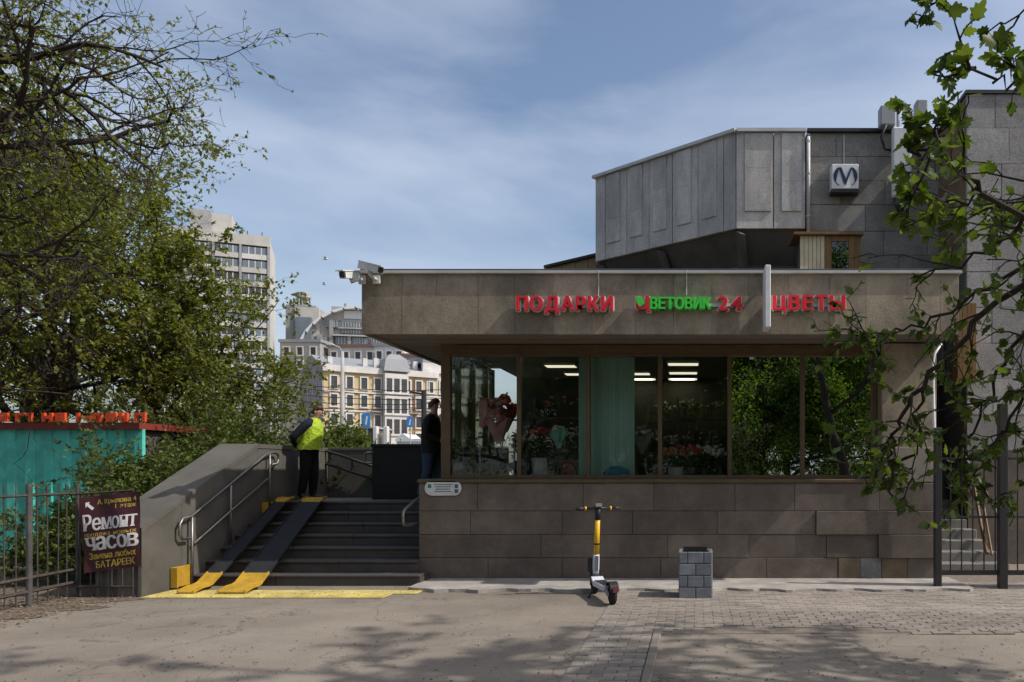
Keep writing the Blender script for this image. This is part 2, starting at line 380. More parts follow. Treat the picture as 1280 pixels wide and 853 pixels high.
m = MB()
yy = 4.9
while yy < 7.7:
    L_ = 0.5; m.cbox((-0.415, yy, -.01), (-0.335, min(yy+L_-.008, 7.8), 0.024+random.uniform(-.003,.004)), 0.008); yy += L_
tag(m.build('edging_kerb', M_PAVER), kind='structure')

# soil strip along the fence, ragged edge
m = MB(); pts = []
for i in range(26):
    t = i/25; yy = 5.5 + 4.45*t
    pts.append((-7.15 + 0.28*math.sin(i*1.9) + 0.22*math.sin(i*0.7) + (0.35 if t > .9 else 0), yy))
poly = [(-20, 5.5)] + pts + [(-6.95, 9.98), (-7.6, 10.02), (-7.6, 22), (-20, 22)]
m.add([(a, b, 0.006) for a, b in poly], [tuple(range(len(poly)))])
tag(m.build('soil', M_SOIL), kind='structure')

# apron of pale concrete along the plinth, broken front edge
m = MB(); ring = []
n = 90
for i in range(n+1):
    x = -3.78 + (3.62+3.78)*i/n
    ring.append((x, 10.34 + 0.05*math.sin(i*.9) + 0.05*math.sin(i*.37+1) + random.uniform(-.03,.03) + (0.12 if i in (0, n) else 0)))
m.prism([(a, b) for a, b in ring] + [(3.62, 11.5), (-3.78, 11.5)], 'z', 0.0, 0.045)
tag(m.build('concrete_apron', M_APRON), kind='structure')

# tactile strip: two rows of yellow tiles
tact = tag(empty('tactile_paving', (-5.3, 10.2, 0)), kind='structure')
tm = MB(); tm.cbox((-.149, -.149, 0), (.149, .149, 0.012), 0.003)
for i in range(5):
    tm.box((-.125+i*.055, -.135, .012), (-.125+i*.055+.03, .135, .0155))
tme = tm.mesh(M_TACTILE, name='tactile_tile')
for r_ in range(2):
    for i in range(11):
        if r_ == 0 and i == 10: continue
        link('tactile_tile', tme, tact, (-6.86+.15+i*.3 + 5.3, 9.86+.15+r_*.3-10.2, 0.001), (0, 0, random.uniform(-.01,.01)))

# crumbs, grit and dry bits on the ground
m = MB()
def bit(x, y, z, s):
    a = random.random()*6.3; c, d = math.cos(a)*s, math.sin(a)*s
    m.add([(x-c, y-d, z), (x+d*.6, y-c*.6, z+s*.2), (x+c, y+d, z+s*.15), (x-d*.6, y+c*.6, z+s*.5), (x, y, z+s*.55)], [(0,1,4),(1,2,4),(2,3,4),(3,0,4)])
for _ in range(4200):
    yy = random.uniform(5.6, 10.3); bit(random.uniform(-.95*yy, .45*yy), yy, 0.02 if yy > 7.8 else 0.001, random.choice([.004,.005,.006,.006,.008,.010,.016]))
for _ in range(700):
    yy = random.uniform(8, 10); bit(random.uniform(-8.3, -6.9)+random.gauss(0,.1), yy, 0.007, random.choice([.008,.012,.02,.03]))
tag(m.build('ground_litter', mat('litter', (0.16, 0.125, 0.09), 0.9, 0.4, 20, 0, 40, 0.1, island=0.5)), kind='stuff')

# ------------------------------------------------------------------ stairs, landing, parapets
RZ, TR, Y0 = 1.06/7, 0.36, 10.9
XL, XR = -6.9, -3.92
st = thing('front_steps', (-5.4, 10.9, 0), 'flight of seven dark granite steps rising beside the plinth', 'stairs')
for i in range(7):
    z1 = RZ*(i+1); ya = Y0 + TR*i
    j = random.Random(i).uniform(-4.9, -5.9)
    step = empty('step', (0, 0, 0), 0, st); OFF[step.name] = OFF[st.name]
    for a, b in ((XL+.002, j-.003), (j+.003, XR + (0.16 if i == 0 else -.002))):
        s = MB(); s.cbox((a, ya+.012, z1-RZ), (b, ya+TR+.05, z1-.036), .004); s.build('riser', M_STEP, step)
        s = MB(); s.cbox((a, ya-.012, z1-.035), (b, ya+TR+.05, z1), .008); s.build('tread', M_STEP, step)
YW = 15.0
m = MB(); m.box((XL-.6, 13.48, 0), (-3.7, 16.2, RZ*7-.004)); m.box((-3.7, 13.48, 0), (3.3, 16.5, RZ*7-.004))
tag(m.build('landing', M_LAND), kind='structure')
# left sloping parapet (dressed slabs)
par = thing('stair_parapet', (-7.2, 9.94, 0), 'broad grey stone parapet sloping up beside the steps', 'parapet')
ZT = 1.99
def ptop(y): return min(ZT, 0.86 + (y-9.94)*0.425)
ys = [9.94, 10.75, 11.7, 12.6, 13.7, 15.4]
for a, b in zip(ys[:-1], ys[1:]):
    s = MB(); s.prism([(a+.003, 0), (b-.003, 0), (b-.003, ptop(b)-.07), (a+.003, ptop(a)-.07)], 'x', -7.47, -6.905)
    s.build('facing_slab', M_PARA, par)
    s = MB(); s.prism([(a+.002, ptop(a)-.068), (b-.002, ptop(b)-.068), (b-.002, ptop(b)), (a+.002, ptop(a))], 'x', -7.5, -6.895)
    s.build('coping_slab', M_PARA, par)
s = MB(); s.prism([(9.928, 0), (9.938, 0), (9.938, 0.868), (9.928, 0.862)], 'x', -6.925, -6.885); s.build('corner_trim', M_STEEL, par)
# back parapet
bp = thing('back_parapet', (-5.5, YW, 0), 'low grey stone wall closing the far side of the landing', 'parapet')
for a, b in ((-6.9, -5.9), (-5.9, -4.9), (-4.9, -3.6)):
    s = MB(); s.cbox((a+.002, YW, 0.5), (b-.002, YW+.4, 1.935), .004); s.build('facing_slab', M_PARA, bp)
    s = MB(); s.cbox((a+.002, YW-.012, 1.937), (b-.002, YW+.42, 1.99), .006); s.build('coping_slab', M_PARA, bp)
# dark granite pedestal
pd = thing('granite_pedestal', (-5.1, 14.2, 1.06), 'black granite block standing on the landing beside the glass', 'pedestal')
s = MB(); s.cbox((gx(465,14.1), 14.1, 1.06), (gx(538,14.1)+.35, 14.6, 1.98), .006); s.build('body', M_DARK, pd)
s = MB(); s.cbox((gx(465,14.1)-.02, 14.08, 1.98), (gx(538,14.1)+.37, 14.62, 2.035), .008); s.build('cap', M_DARK, pd)

# yellow painted guards on the parapet
for nm, Yg, zg, lb in (('yellow_guard', 10.42, 0.0, 'yellow metal guard at the foot of the stair handrail'), ('yellow_guard', 12.62, 0.76, 'yellow metal guard at the head of the stair handrail')):
    t_ = thing(nm, (-6.8, Yg, zg), lb, 'guard')
    s = MB(); s.cbox((-6.893, Yg+.1, zg+.03), (-6.86, Yg+.5, zg+.30), .004); s.build('side_plate', M_YELLOW, t_)
    s = MB(); s.cbox((-6.893, Yg+.07, zg+.03), (-6.80, Yg+.098, zg+.30), .004); s.build('end_plate', M_YELLOW, t_)

# handrails
def railing(name, X, pts_top, drop, posts, label, mt=M_STEEL, r=0.021):
    t_ = thing(name, (X, pts_top[0][0], 0), label, 'handrail')
    s = MB(); s.tube([(X, y, z) for y, z in pts_top], r, 8); s.build('top_rail', mt, t_, smooth=True)
    s = MB(); s.tube([(X, y, z-drop) for y, z in pts_top[2:-2]], r*.85, 8); s.build('lower_rail', mt, t_, smooth=True)
    for y, z0, z1 in posts:
        s = MB(); s.tube([(X, y, z0), (X, y, z1)], r*.85, 8); s.tube([(X, y, z0), (X, y, z0+.012)], .045, 10); s.build('post', mt, t_, smooth=True)
    return t_
hp = [(10.82, .66), (10.66, .66), (10.60, .72), (10.60, .86), (10.66, .93), (10.84, .95), (12.72, 1.82), (12.95, 1.86), (13.08, 1.84), (13.12, 1.76), (13.06, 1.68), (12.9, 1.66)]
t_ = thing('stair_handrail', (-6.84, 10.84, 0), 'steel tube handrail running up along the sloping parapet', 'handrail')
s = MB(); s.tube([(-6.84, y, z) for y, z in hp], .018, 9); s.build('top_rail', M_STEEL, t_, smooth=True)
s = MB(); s.tube([(-6.84, 10.9, .58), (-6.84, 12.8, 1.45)], .017, 8); s.build('lower_rail', M_STEEL, t_, smooth=True)
for y, z0, z1 in ((10.86, RZ*0+.0, .95), (11.76, RZ*3, 1.38), (12.84, RZ*6, 1.84)):
    s = MB(); s.tube([(-6.84, y, z0), (-6.84, y, z1)], .018, 8); s.tube([(-6.84, y, z0), (-6.84, y, z0+.012)], .045, 10); s.build('post', M_STEEL, t_, smooth=True)
t_ = thing('plinth_handrail', (-4.0, 11.1, 0.9), 'short looped steel handrail end fixed to the plinth corner', 'handrail')
s = MB(); s.tube([(-3.95, 11.5, 1.2), (-4.03, 11.25, 1.08), (-4.05, 11.1, 1.02), (-4.05, 11.06, .96), (-4.05, 11.08, .82), (-4.03, 11.2, .80), (-3.95, 11.4, .82)], .02, 8); s.build('rail', M_STEEL, t_, smooth=True)
t_ = thing('wall_handrail', (-6.2, YW-.12, 1.9), 'dark double handrail sloping down along the back landing wall', 'handrail')
for dz, nm in ((0, 'top_rail'), (-.24, 'lower_rail')):
    s = MB(); s.tube([W(380, 566, YW-.1)+Vector((0,0,dz)), W(408, 564, YW-.1)+Vector((0,0,dz)), W(425, 569, YW-.1)+Vector((0,0,dz)), W(505, 596, YW-.1)+Vector((0,0,dz))], .026, 8); s.build(nm, M_DKMETAL, t_, smooth=True)
for px_ in (412, 440, 470):
    zz = gz(567+(px_-415)*.33, YW-.1)
    s = MB(); s.tube([(gx(px_,YW-.1), YW-.1, zz), (gx(px_,YW-.1), YW-.1, zz-.24)], .014, 6); s.tube([(gx(px_,YW-.1), YW-.1, zz-.1), (gx(px_,YW-.1), YW+.01, zz-.1)], .012, 6); s.build('bracket', M_DKMETAL, t_)
t_ = thing('pedestal_handrail', (-5.8, 14.0, 1.7), 'small steel rail loop on the side of the granite block', 'handrail')
s = MB(); s.tube([W(466,566,13.95), W(458,566,13.95), W(456,568,13.95), W(456,577,13.95), W(459,579,13.95), W(466,579,13.95)], .02, 8); s.build('rail', M_STEEL, t_, smooth=True)

# wheelchair channel ramps with yellow ends
def ramp(xa0, xa1, xb0, xb1, label):
    t_ = thing('wheel_ramp', ((xa0+xa1)/2, 10.3, 0), label, 'ramp')
    A = [(xa0, 10.12, .022), (xa1, 10.12, .022)]; B = [(xb0, 13.16, 1.085), (xb1, 13.16, 1.085)]
    def at(t, k):
        if t < .045:
            q = t/.045; base = Vector(A[k]).lerp(Vector((A[k][0], 10.3, .06)), q); return base
        q = (t-.045)/.955
        Yq = 10.3+(13.16-10.3)*q; Z = max(.06, .045+.425*(Yq-10.5)) if Yq < 12.98 else .045+.425*2.48+(Yq-12.98)*.08
        return Vector((A[k][0]+(B[k][0]-A[k][0])*q, 10.3+(13.16-10.3)*q, Z))
    for t0, t1, nm, mt in ((0, .215, 'end_plate', M_YELLOW), (.216, .90, 'tread_plate', M_RUBBER), (.901, 1, 'end_plate', M_YELLOW)):
        s = MB(); ts = [t0+(t1-t0)*i/8 for i in range(9)]
        up = Vector((0, 0, .018))
        rings = []
        for t in ts:
            l, r2 = at(t, 0), at(t, 1)
            lip = Vector((0, 0, .035))
            rings.append([l, l+lip, l+lip+Vector((.018,0,0)), l+Vector((.018,0,.018)), r2+Vector((-.018,0,.018)), r2+lip+Vector((-.018,0,0)), r2+lip, r2])
        s.loft(rings); s.build(nm, mt, t_)
ramp(-6.57, -6.35, -6.80, -6.60, 'narrow black wheel ramp with yellow ends beside the handrail')
ramp(-6.06, -5.70, -6.40, -6.06, 'wider black wheel ramp with yellow ends out on the open steps')

# ------------------------------------------------------------------ shop pavilion
shop = thing('shop_pavilion', (0, 11.35, 0), 'low brown concrete shop pavilion with long window band and flat overhanging roof', 'building')
YP, YG, YF = 11.35, 11.70, 10.65
XSL = (452-CX)/F*YF
ZS, ZSOF, ZR = 1.45, CH+168/F*YF, CH+248/F*YF
PX0, PX1 = -3.92, 3.46
# plinth of stone slabs
pl = MB(); pl.box((PX0+.03, YP+.05, 0), (PX1-.03, YG+.5, ZS-.06)); pl.box((PX0+.03, YP+.3, 0), (PX0+.3, 13.45, ZS-.06))
plinth = pl.build('plinth', M_PLINTH, shop)
rows = [(0.02, .335), (.335, .665), (.665, 1.0), (1.0, 1.395)]
cuts = [[-3.93, -2.95, -1.9, -.5, .2, 1.0, 2.0],
        [-3.93, -2.2, -.4, .75, 1.85, 2.58],
        [-3.93, -3.2, -1.9, -.9, .3, 1.7],
        [-3.93, -3.1, -1.6, -.6, .55, 1.4, 2.6]]
ends = [[2.02, 2.33, 2.63, 3.0, 3.46], [2.58, 3.47], [1.7, 3.46], [2.6, 3.46]]
for r_, ((z0, z1), cc) in enumerate(zip(rows, cuts)):
    xs = cc[:]; extra = ends[r_]
    segs = [(xs[i], xs[i+1], None, 0) for i in range(len(xs)-1)]
    if r_ == 0: segs += [(xs[-1], extra[0], None, 0), (extra[0], extra[1], M_PLINTH_TAN, .0), (extra[1], extra[2], M_PLINTH_PALE, .004), (extra[2], extra[3], M_PLINTH_TAN, .002), (extra[3], extra[4], None, .0)]
    else: segs += [(xs[-1], extra[-1], None, [0, .05, .045, .0][r_])]
    if r_ == 0:
        segs = [q for q in segs if q[1]-q[0] > .02]
    for x0, x1, mm, proud in segs:
        p_ = proud + random.uniform(0, .008)
        s = MB(); s.cbox((x0+.0025, YP-p_, z0+.0025), (x1-.0025, YP+.06, z1-.0025), .004)
        s.build('stone_slab', mm or M_PLINTH, plinth)
# left return of the plinth
for (z0, z1) in rows:
    for a, b in ((YP+.062, 12.3), (12.3, 13.44)):
        s = MB(); s.cbox((PX0-.012, a+.003, z0+.004), (PX0+.035, b-.003, z1-.004), .004); s.build('stone_slab', M_PLINTH, plinth)
s = MB(); s.cbox((PX0-.03, YP-.03, 1.397), (2.62, YG+.1, ZS), .01); s.build('sill', M_BROWNFRAME, shop)
s = MB(); s.cbox((PX0-.03, YG+.105, 1.397), (PX0+.3, 13.5, ZS), .01); s.build('sill', M_BROWNFRAME, shop)

# roof slab and fascia panels
m = MB(); m.box((XSL+.07, YF+.08, ZSOF+.05), (3.5, 14.5, ZR-.03)); m.box((-3.6, 14.5, ZSOF+.05), (4.5, 19, ZR-.03))
roof = m.build('roof', M_UNDER, shop)
xs = [XSL]
widths = [.56, .60, .5, .58, .56, .6, .56, .62, .55, .58, .57, .6, .58]
while xs[-1] < 3.4: xs.append(min(3.5, xs[-1] + widths[len(xs) % len(widths)]*.9 + random.uniform(-.03,.03)))
for a, b in zip(xs[:-1], xs[1:]):
    s = MB(); s.cbox((a+.0012, YF-random.uniform(0,.003), ZSOF), (b-.0012, YF+.08, ZR-.05), .0025); s.build('fascia_panel', M_FASCIA, roof)
yy = YF+.082
while yy < 14.4:
    s = MB(); s.cbox((XSL, yy+.002, ZSOF), (XSL+.08, min(yy+.66, 14.5)-.002, ZR-.05), .004); s.build('fascia_panel', M_FASCIA, roof); yy += .66
m = MB(); m.cbox((XSL-.03, YF-.045, ZR-.05), (3.53, YF+.3, ZR-.015), .004); m.cbox((XSL-.03, YF+.3, ZR-.05), (XSL+.27, 14.53, ZR-.015), .004)
m.build('coping', M_COPING, roof)
m = MB(); m.cbox((XSL-.01, YF-.03, ZR-.0145), (3.51, YF+.3, ZR+.012), .004); m.build('coping_cap', mat('dark_coping', (0.08, 0.085, 0.09), 0.5, 0.1), roof)
# slatted soffit
yy = YF+.085
while yy < 14.4:
    s = MB(); s.cbox((XSL+.085, yy+.006, ZSOF+.02), (-3.45 if yy > 11.6 else 3.5, yy+.118, ZSOF+.049), .004); s.build('soffit_slat', M_SOFFIT, roof); yy += .125
m = MB(); m.cbox((-3.72, YG-.06, ZSOF-.10), (2.62, YG+.12, ZSOF+.018), .006); m.build('window_header', M_BROWNFRAME, shop)

# window band: frames with panes
mull = [gx(p_, YG) for p_ in (552, 649, 735, 825, 912, 1003, 1096)]
for i in range(6):
    a, b = mull[i], mull[i+1]
    w = empty('window', (0,0,0), 0, shop); OFF[w.name] = OFF[shop.name]
    lw = .13 if i == 0 else .03; rw = .08 if i == 5 else .03
    z0, z1 = ZS, ZSOF-.10
    s = MB()
    s.cbox((a-(.0 if i == 0 else .03), YG-.04, z0), (a+lw, YG+.10, z1), .006)
    if i == 5: s.cbox((b-rw, YG-.04, z0), (b+.0, YG+.10, z1), .006)
    s.cbox((a+lw, YG-.03, z0), (b-rw, YG+.08, z0+.055), .005); s.cbox((a+lw, YG-.03, z1-.05), (b-rw, YG+.08, z1), .005)
    s.build('frame', M_BROWNFRAME, w)
    s = MB(); s.box((a+lw-.005, YG+.02, z0+.05), (b-rw+.005, YG+.028, z1-.045)); s.build('pane', M_FILM if i >= 4 else M_GLASS, w)
    if i >= 4:
        s = MB(); t0 = z1-.16
        s.cbox((a+lw, YG+.03, t0), (b-rw, YG+.075, z1-.05), .004); s.cbox((b-rw-.09, YG+.03, z0+.055), (b-rw, YG+.075, t0), .004); s.cbox((a+lw, YG+.03, z0+.055), (a+lw+.03, YG+.075, t0), .004)
        s.build('inner_frame', M_BROWNFRAME, w)
# left return glazing: bays going back
gyl = [YG+.10, 12.35, 13.15, 13.95, 14.4]
for a, b in zip(gyl[:-1], gyl[1:]):
    w = empty('window', (0,0,0), 0, shop); OFF[w.name] = OFF[shop.name]
    s = MB(); X = mull[0]+.05
    s.cbox((X-.035, b-.06, ZS), (X+.05, b, ZSOF-.02), .005); s.cbox((X-.03, a, ZS), (X+.04, b-.06, ZS+.05), .004); s.cbox((X-.03, a, ZSOF-.1), (X+.04, b-.06, ZSOF-.02), .004)
    s.build('frame', M_GREENFRAME, w)
    s = MB(); s.box((X, a, ZS+.045), (X+.008, b-.055, ZSOF-.095)); s.build('pane', M_CLEAR, w)
# corner pier on the right
m = MB(); m.cbox((mull[6]+.005, YP+.06, ZS+.12), (3.43, YG+.4, ZSOF), .01); pier = m.build('corner_pier', M_FASCIA, shop)
m = MB(); m.cbox((mull[6]+.006, YP+.045, ZS-.05), (3.44, YG+.4, ZS+.118), .008); m.build('pier_base', M_FASCIA, shop)
m = MB(); m.cbox((gx(1118,YP)+.02, YP+.035, ZS-.04), (3.36, YP+.06, ZS+.45), .006); m.build('patch_slab', mat('pale_patch', (0.25, 0.22, 0.18), 0.8, 0.15), shop)
# interior shell
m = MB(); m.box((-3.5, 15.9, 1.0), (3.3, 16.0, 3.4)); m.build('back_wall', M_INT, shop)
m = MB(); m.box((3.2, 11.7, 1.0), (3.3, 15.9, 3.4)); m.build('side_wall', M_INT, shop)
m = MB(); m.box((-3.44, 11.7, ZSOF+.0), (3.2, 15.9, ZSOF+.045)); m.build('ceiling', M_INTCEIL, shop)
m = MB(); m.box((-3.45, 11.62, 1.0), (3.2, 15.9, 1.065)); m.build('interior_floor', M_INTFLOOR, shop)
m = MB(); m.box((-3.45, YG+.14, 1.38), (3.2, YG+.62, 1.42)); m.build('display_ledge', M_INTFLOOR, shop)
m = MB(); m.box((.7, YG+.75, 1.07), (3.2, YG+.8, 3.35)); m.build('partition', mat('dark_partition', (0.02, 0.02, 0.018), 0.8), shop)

# lamps under the ceiling
for j, (px_, py_, wpx) in enumerate([(682, 444.5, .5), (701, 458.5, .5), (724, 468.5, .5), (795, 468, .5), (800, 474.5, .5), (803, 479.5, .5), (854, 456, .5), (854, 467, .5), (855, 476.5, .5), (852, 490, .5)]):
    Yl = min((ZSOF-.05-CH)/(HY-py_)*F, 15.6); X = gx(px_, Yl)
    t_ = thing('ceiling_light', (X, Yl, ZSOF-.002), 'lit rectangular lamp panel on the dim shop ceiling', 'lamp', 'shop ceiling lamps')
    s = MB(); s.box((X-.27, Yl-.16, ZSOF-.045), (X+.27, Yl+.16, ZSOF-.003)); s.build('housing', M_WHITE2, t_)
    s = MB(); s.box((X-.25, Yl-.14, ZSOF-.052), (X+.25, Yl+.14, ZSOF-.046)); s.build('diffuser', M_LAMP, t_)

# goods in the window
def bloom_cluster(s, c, rad, n, size, seed=0, flat=.7):
    rr = random.Random(seed)
    for _ in range(n):
        d = Vector((rr.gauss(0,1), rr.gauss(0,1), abs(rr.gauss(0,1))*flat)).normalized()*rad*rr.uniform(.55, 1)
        q = Vector(c)+d; r_ = size*rr.uniform(.7, 1.2)
        s.ball(q, r_, 1, 1, .8, 7, 5)
def cone_wrap(s, base, top_c, r0, r1, n=14, wav=.25, seed=0):
    rr = random.Random(seed); base, top_c = Vector(base), Vector(top_c); d = (top_c-base).normalized(); u = d.orthogonal().normalized(); w = d.cross(u)
    rings = []
    for i in range(4):
        t = i/3; c = base.lerp(top_c, t); r_ = r0+(r1-r0)*t
        rings.append([c+(u*math.cos(2*math.pi*k/n)+w*math.sin(2*math.pi*k/n))*r_*(1+(wav*t*(1 if k % 2 else -1)*.6))+d*(t*.06*rr.uniform(-1,1)) for k in range(n)])
    s.loft(rings, cap=False)
def bouquet(name, px_, py_, Yb, size, wm, fm, label, n=14, lean=(0,0)):
    c = W(px_, py_, Yb); t_ = thing(name, c, label, 'bouquet')
    s = MB(); cone_wrap(s, c+Vector((-lean[0], 0, -size)), c+Vector((lean[0], -.03, size*.15)), size*.12, size*.62, seed=int(px_)); s.build('paper_wrap', wm, t_)
    s = MB(); bloom_cluster(s, c+Vector((lean[0], 0, size*.12)), size*.5, n, size*.16, int(px_)); s.build('blooms', fm, t_, smooth=True)
    return t_
M_PINK = mat('pink_paper', (0.62, 0.3, 0.29), 0.6, 0.1, 6, 0, 40, 0.3); M_ROSE = mat('red_paper', (0.3, 0.05, 0.045), 0.6, 0.2, 9, 0, 40, 0.3)
M_MINT = mat('mint_paper', (0.2, 0.5, 0.4), 0.6, 0.1, 6, 0, 40, 0.3); M_SAGE = mat('sage_paper', (0.25, 0.32, 0.28), 0.6, 0.1, 6, 0, 40, 0.3)
M_FRED = mat('red_blooms', (0.5, 0.05, 0.035), 0.7, 0.3, 30, 0, 40, 0.2, island=.4); M_FWHITE = mat('white_blooms', (0.6, 0.57, 0.5), 0.7, 0.2, 30, 0, 40, 0.2, island=.25)
M_FPINK = mat('pink_blooms', (0.6, 0.2, 0.2), 0.7, 0.2, 30, 0, 40, 0.2, island=.3); M_FORANGE = mat('orange_blooms', (0.6, 0.2, 0.03), 0.7, 0.2, 30, 0, 40, 0.2, island=.3)
M_STEM = leaf_mat('flower_stem', (0.03, 0.06, 0.02), (0.07, 0.11, 0.03), .2)
bouquet('bouquet', 608, 510, 12.25, .30, M_PINK, M_FPINK, 'bouquet in crumpled pink paper, uppermost behind the first window', lean=(.08,0))
bouquet('bouquet', 631, 512, 12.5, .36, M_ROSE, M_FRED, 'large dark red bouquet beside the two pink wrapped ones', 24)
bouquet('bouquet', 623, 530, 12.1, .30, M_PINK, M_FPINK, 'heart shaped bouquet in pale pink paper below the crumpled one', 8)
bouquet('bouquet', 699, 542, 12.1, .22, M_MINT, M_FWHITE, 'small bouquet in bright mint paper beside the white vase')
bouquet('bouquet', 803, 545, 12.3, .28, M_SAGE, M_FWHITE, 'bouquet in dull sage paper beside the pale blinds', 8)
def stems(s, c, h, r_, n, seed):
    rr = random.Random(seed)
    for _ in range(n):
        a = rr.random()*6.3; q = Vector((math.cos(a), math.sin(a), 0))*r_*rr.random()
        s.tube([Vector(c), Vector(c)+q*.5+Vector((0,0,h*.5)), Vector(c)+q+Vector((0,0,h*rr.uniform(.7,1.1)))], .005, 4)
        e = Vector(c)+q*.8+Vector((0,0,h*rr.uniform(.3,.9)))
        for k in range(3):
            b = Vector((rr.gauss(0,1), rr.gauss(0,1), rr.gauss(0,.6))).normalized()*.05; u = b.orthogonal().normalized()*.015
            s.add([e, e+b*.5+u, e+b, e+b*.5-u], [(0,1,2,3)])
def vase(px_, Yv, zb, h, r_, vm, fm, label, seed, top=.35, n=12, bs=.035, spread=.2):
    X = gx(px_, Yv); t_ = thing('flower_vase', (X, Yv, zb), label, 'vase')
    s = MB(); s.lathe([(r_*.85, 0), (r_*.95, h*.3), (r_*1.05, h), (r_*.98, h), (r_*.9, h*.85), (0.01, h*.8)], (X, Yv, zb), 18); s.build('vessel', vm, t_, smooth=True)
    s = MB(); stems(s, (X, Yv, zb+h*.8), top, spread, 26, seed); s.build('stems', M_STEM, t_)
    s = MB(); bloom_cluster(s, (X, Yv, zb+h+top*.75), spread, n, bs, seed); s.build('blooms', fm, t_, smooth=True)
vase(674, 12.02, 1.42, .34, .115, M_WHITE2, M_FWHITE, 'tall white vase with loose white flowers in the window', 3, .32, 16, .025, .2)
vase(672, 12.4, 1.42, .40, .1, M_INT, M_FRED, 'vase with coral red flowers behind the tall white vase', 5, .42, 10, .05, .13)
vase(652, 12.2, 1.42, .3, .1, M_INT, M_FWHITE, 'dark vase with tiny cream flowers beside a brown mullion', 6, .42, 40, .016, .22)
vase(712, 12.2, 1.42, .3, .1, M_ROSE, M_FWHITE, 'red pot with speckled pale flowers below the mint bouquet', 8, .5, 50, .014, .2)
for k, (px_, Yv, fm, lb) in enumerate([(845, 12.08, M_FORANGE, 'grey bucket of orange and yellow flowers by the fourth mullion'), (862, 12.1, M_FRED, 'bucket of red flowers between the orange and the white'), (878, 12.08, M_FWHITE, 'bucket of large white flowers beside the red ones'), (897, 12.15, M_FWHITE, 'bucket of white flowers against the mirrored windows'), (868, 12.7, M_FRED, 'bucket of dark red roses behind the front row'), (835, 12.5, M_FPINK, 'bucket of pink flowers behind the orange ones')]):
    vase(px_, Yv, 1.42, .2, .12, M_WHITE2 if k == 0 else M_INT, fm, lb, 20+k, .25, 14, .038, .17)
# hanging foliage and shelves at the back of the shop
for k, (px_, Ys) in enumerate([(700, 14.6), (760, 15.2), (880, 14.8), (840, 15.4), (620, 15.0)]):
    X = gx(px_, Ys); t_ = thing('flower_shelf', (X, Ys, 1.065), ['tall shelf of potted greenery behind the mint bouquet', 'tall shelf of potted greenery behind the pale blinds', 'tall shelf of potted greenery behind the white flowers', 'tall shelf of potted greenery behind the orange flowers', 'tall shelf of potted greenery behind the pink bouquets'][k], 'shelf')
    for zz in (1.3, 1.9, 2.5):
        s = MB(); s.box((X-.5, Ys-.15, zz), (X+.5, Ys+.15, zz+.02)); s.build('shelf_board', M_INTFLOOR, t_)
        s = MB()
        for q in range(4): stems(s, (X-.36+q*.24, Ys, zz+.05), .3, .16, 9, k*50+q+int(zz*10))
        s.build('greenery', M_STEM, t_)
        s = MB(); bloom_cluster(s, (X, Ys, zz+.25), .38, 16, .03, k*7+int(zz*10), .3); s.build('blooms', [M_FPINK, M_FRED, M_FWHITE, M_FWHITE, M_FRED][k], t_, smooth=True)
    for sx in (-.48, .48):
        s = MB(); s.box((X+sx-.015, Ys-.14, 1.065), (X+sx+.015, Ys+.14, 2.9)); s.build('upright', M_INTFLOOR, t_)
# glass console table
t_ = thing('glass_console', (gx(600,12.3), 12.3, 1.065), 'glass display table behind the first shop window', 'table')
s = MB(); s.box((gx(578,12.2), 12.1, 1.92), (gx(645,12.2), 12.5, 1.935)); s.build('glass_top', M_CLEAR, t_)
s = MB(); s.box((gx(600,12.0), 11.95, 1.68), (gx(645,12.0), 12.45, 1.695)); s.build('glass_shelf', M_CLEAR, t_)
for px_ in (579, 600, 643):
    s = MB(); s.box((gx(px_,12.15)-.012, 12.13, 1.065), (gx(px_,12.15)+.012, 12.155, 1.92)); s.build('leg', M_STEEL, t_)
for px_, lb in ((573, 'small pale gift cube by the corner post'), (638, 'small pale gift cube under the glass shelf')):
    c = W(px_, 585, 11.98); s = MB(); s.obox(c+Vector((0,0,.02)), (1,.5,.2), (-.5,1,0), (0,-.1,1), .06, .06, .055)
    tag(s.build('gift_box', M_WHITE2), lb, 'box')
# pale vertical blinds
bl = thing('vertical_blinds', (gx(770,11.8), 11.8, 1.42), 'pale teal vertical blinds drawn behind the third window', 'blinds')
M_BLIND = mat('teal_blind', (0.48, 0.72, 0.64), 0.7, 0.06, 5, 0, 40, 0.2, rnd=.08)
for x0, x1 in ((740, 793), (726, 734)):
    px_ = x0
    while px_ < x1:
        X = gx(px_, 11.97); s = MB(); s.obox((X, 11.97, 2.38), (1, .35, 0), (-.35, 1, 0), (0,0,1), .032, .003, .93); s.build('slat', M_BLIND, bl); px_ += 4.6
c = W(770, 582, 11.9); wr = thing('blue_parcel', (c.x, c.y, 1.42), 'crumpled blue cellophane parcel below the blinds', 'parcel')
s = MB(); s.ball((c.x, c.y, 1.52), .12, 1.7, .7, .85, 12, 8); s.v = [(x+random.uniform(-.025,.025), y+random.uniform(-.02,.02), z+random.uniform(-.03,.03)) for x, y, z in s.v]; s.build('cellophane', mat('blue_cellophane', (0.1, 0.35, 0.5), 0.18, 0.3, 12, 0, 40, 0.6), wr)

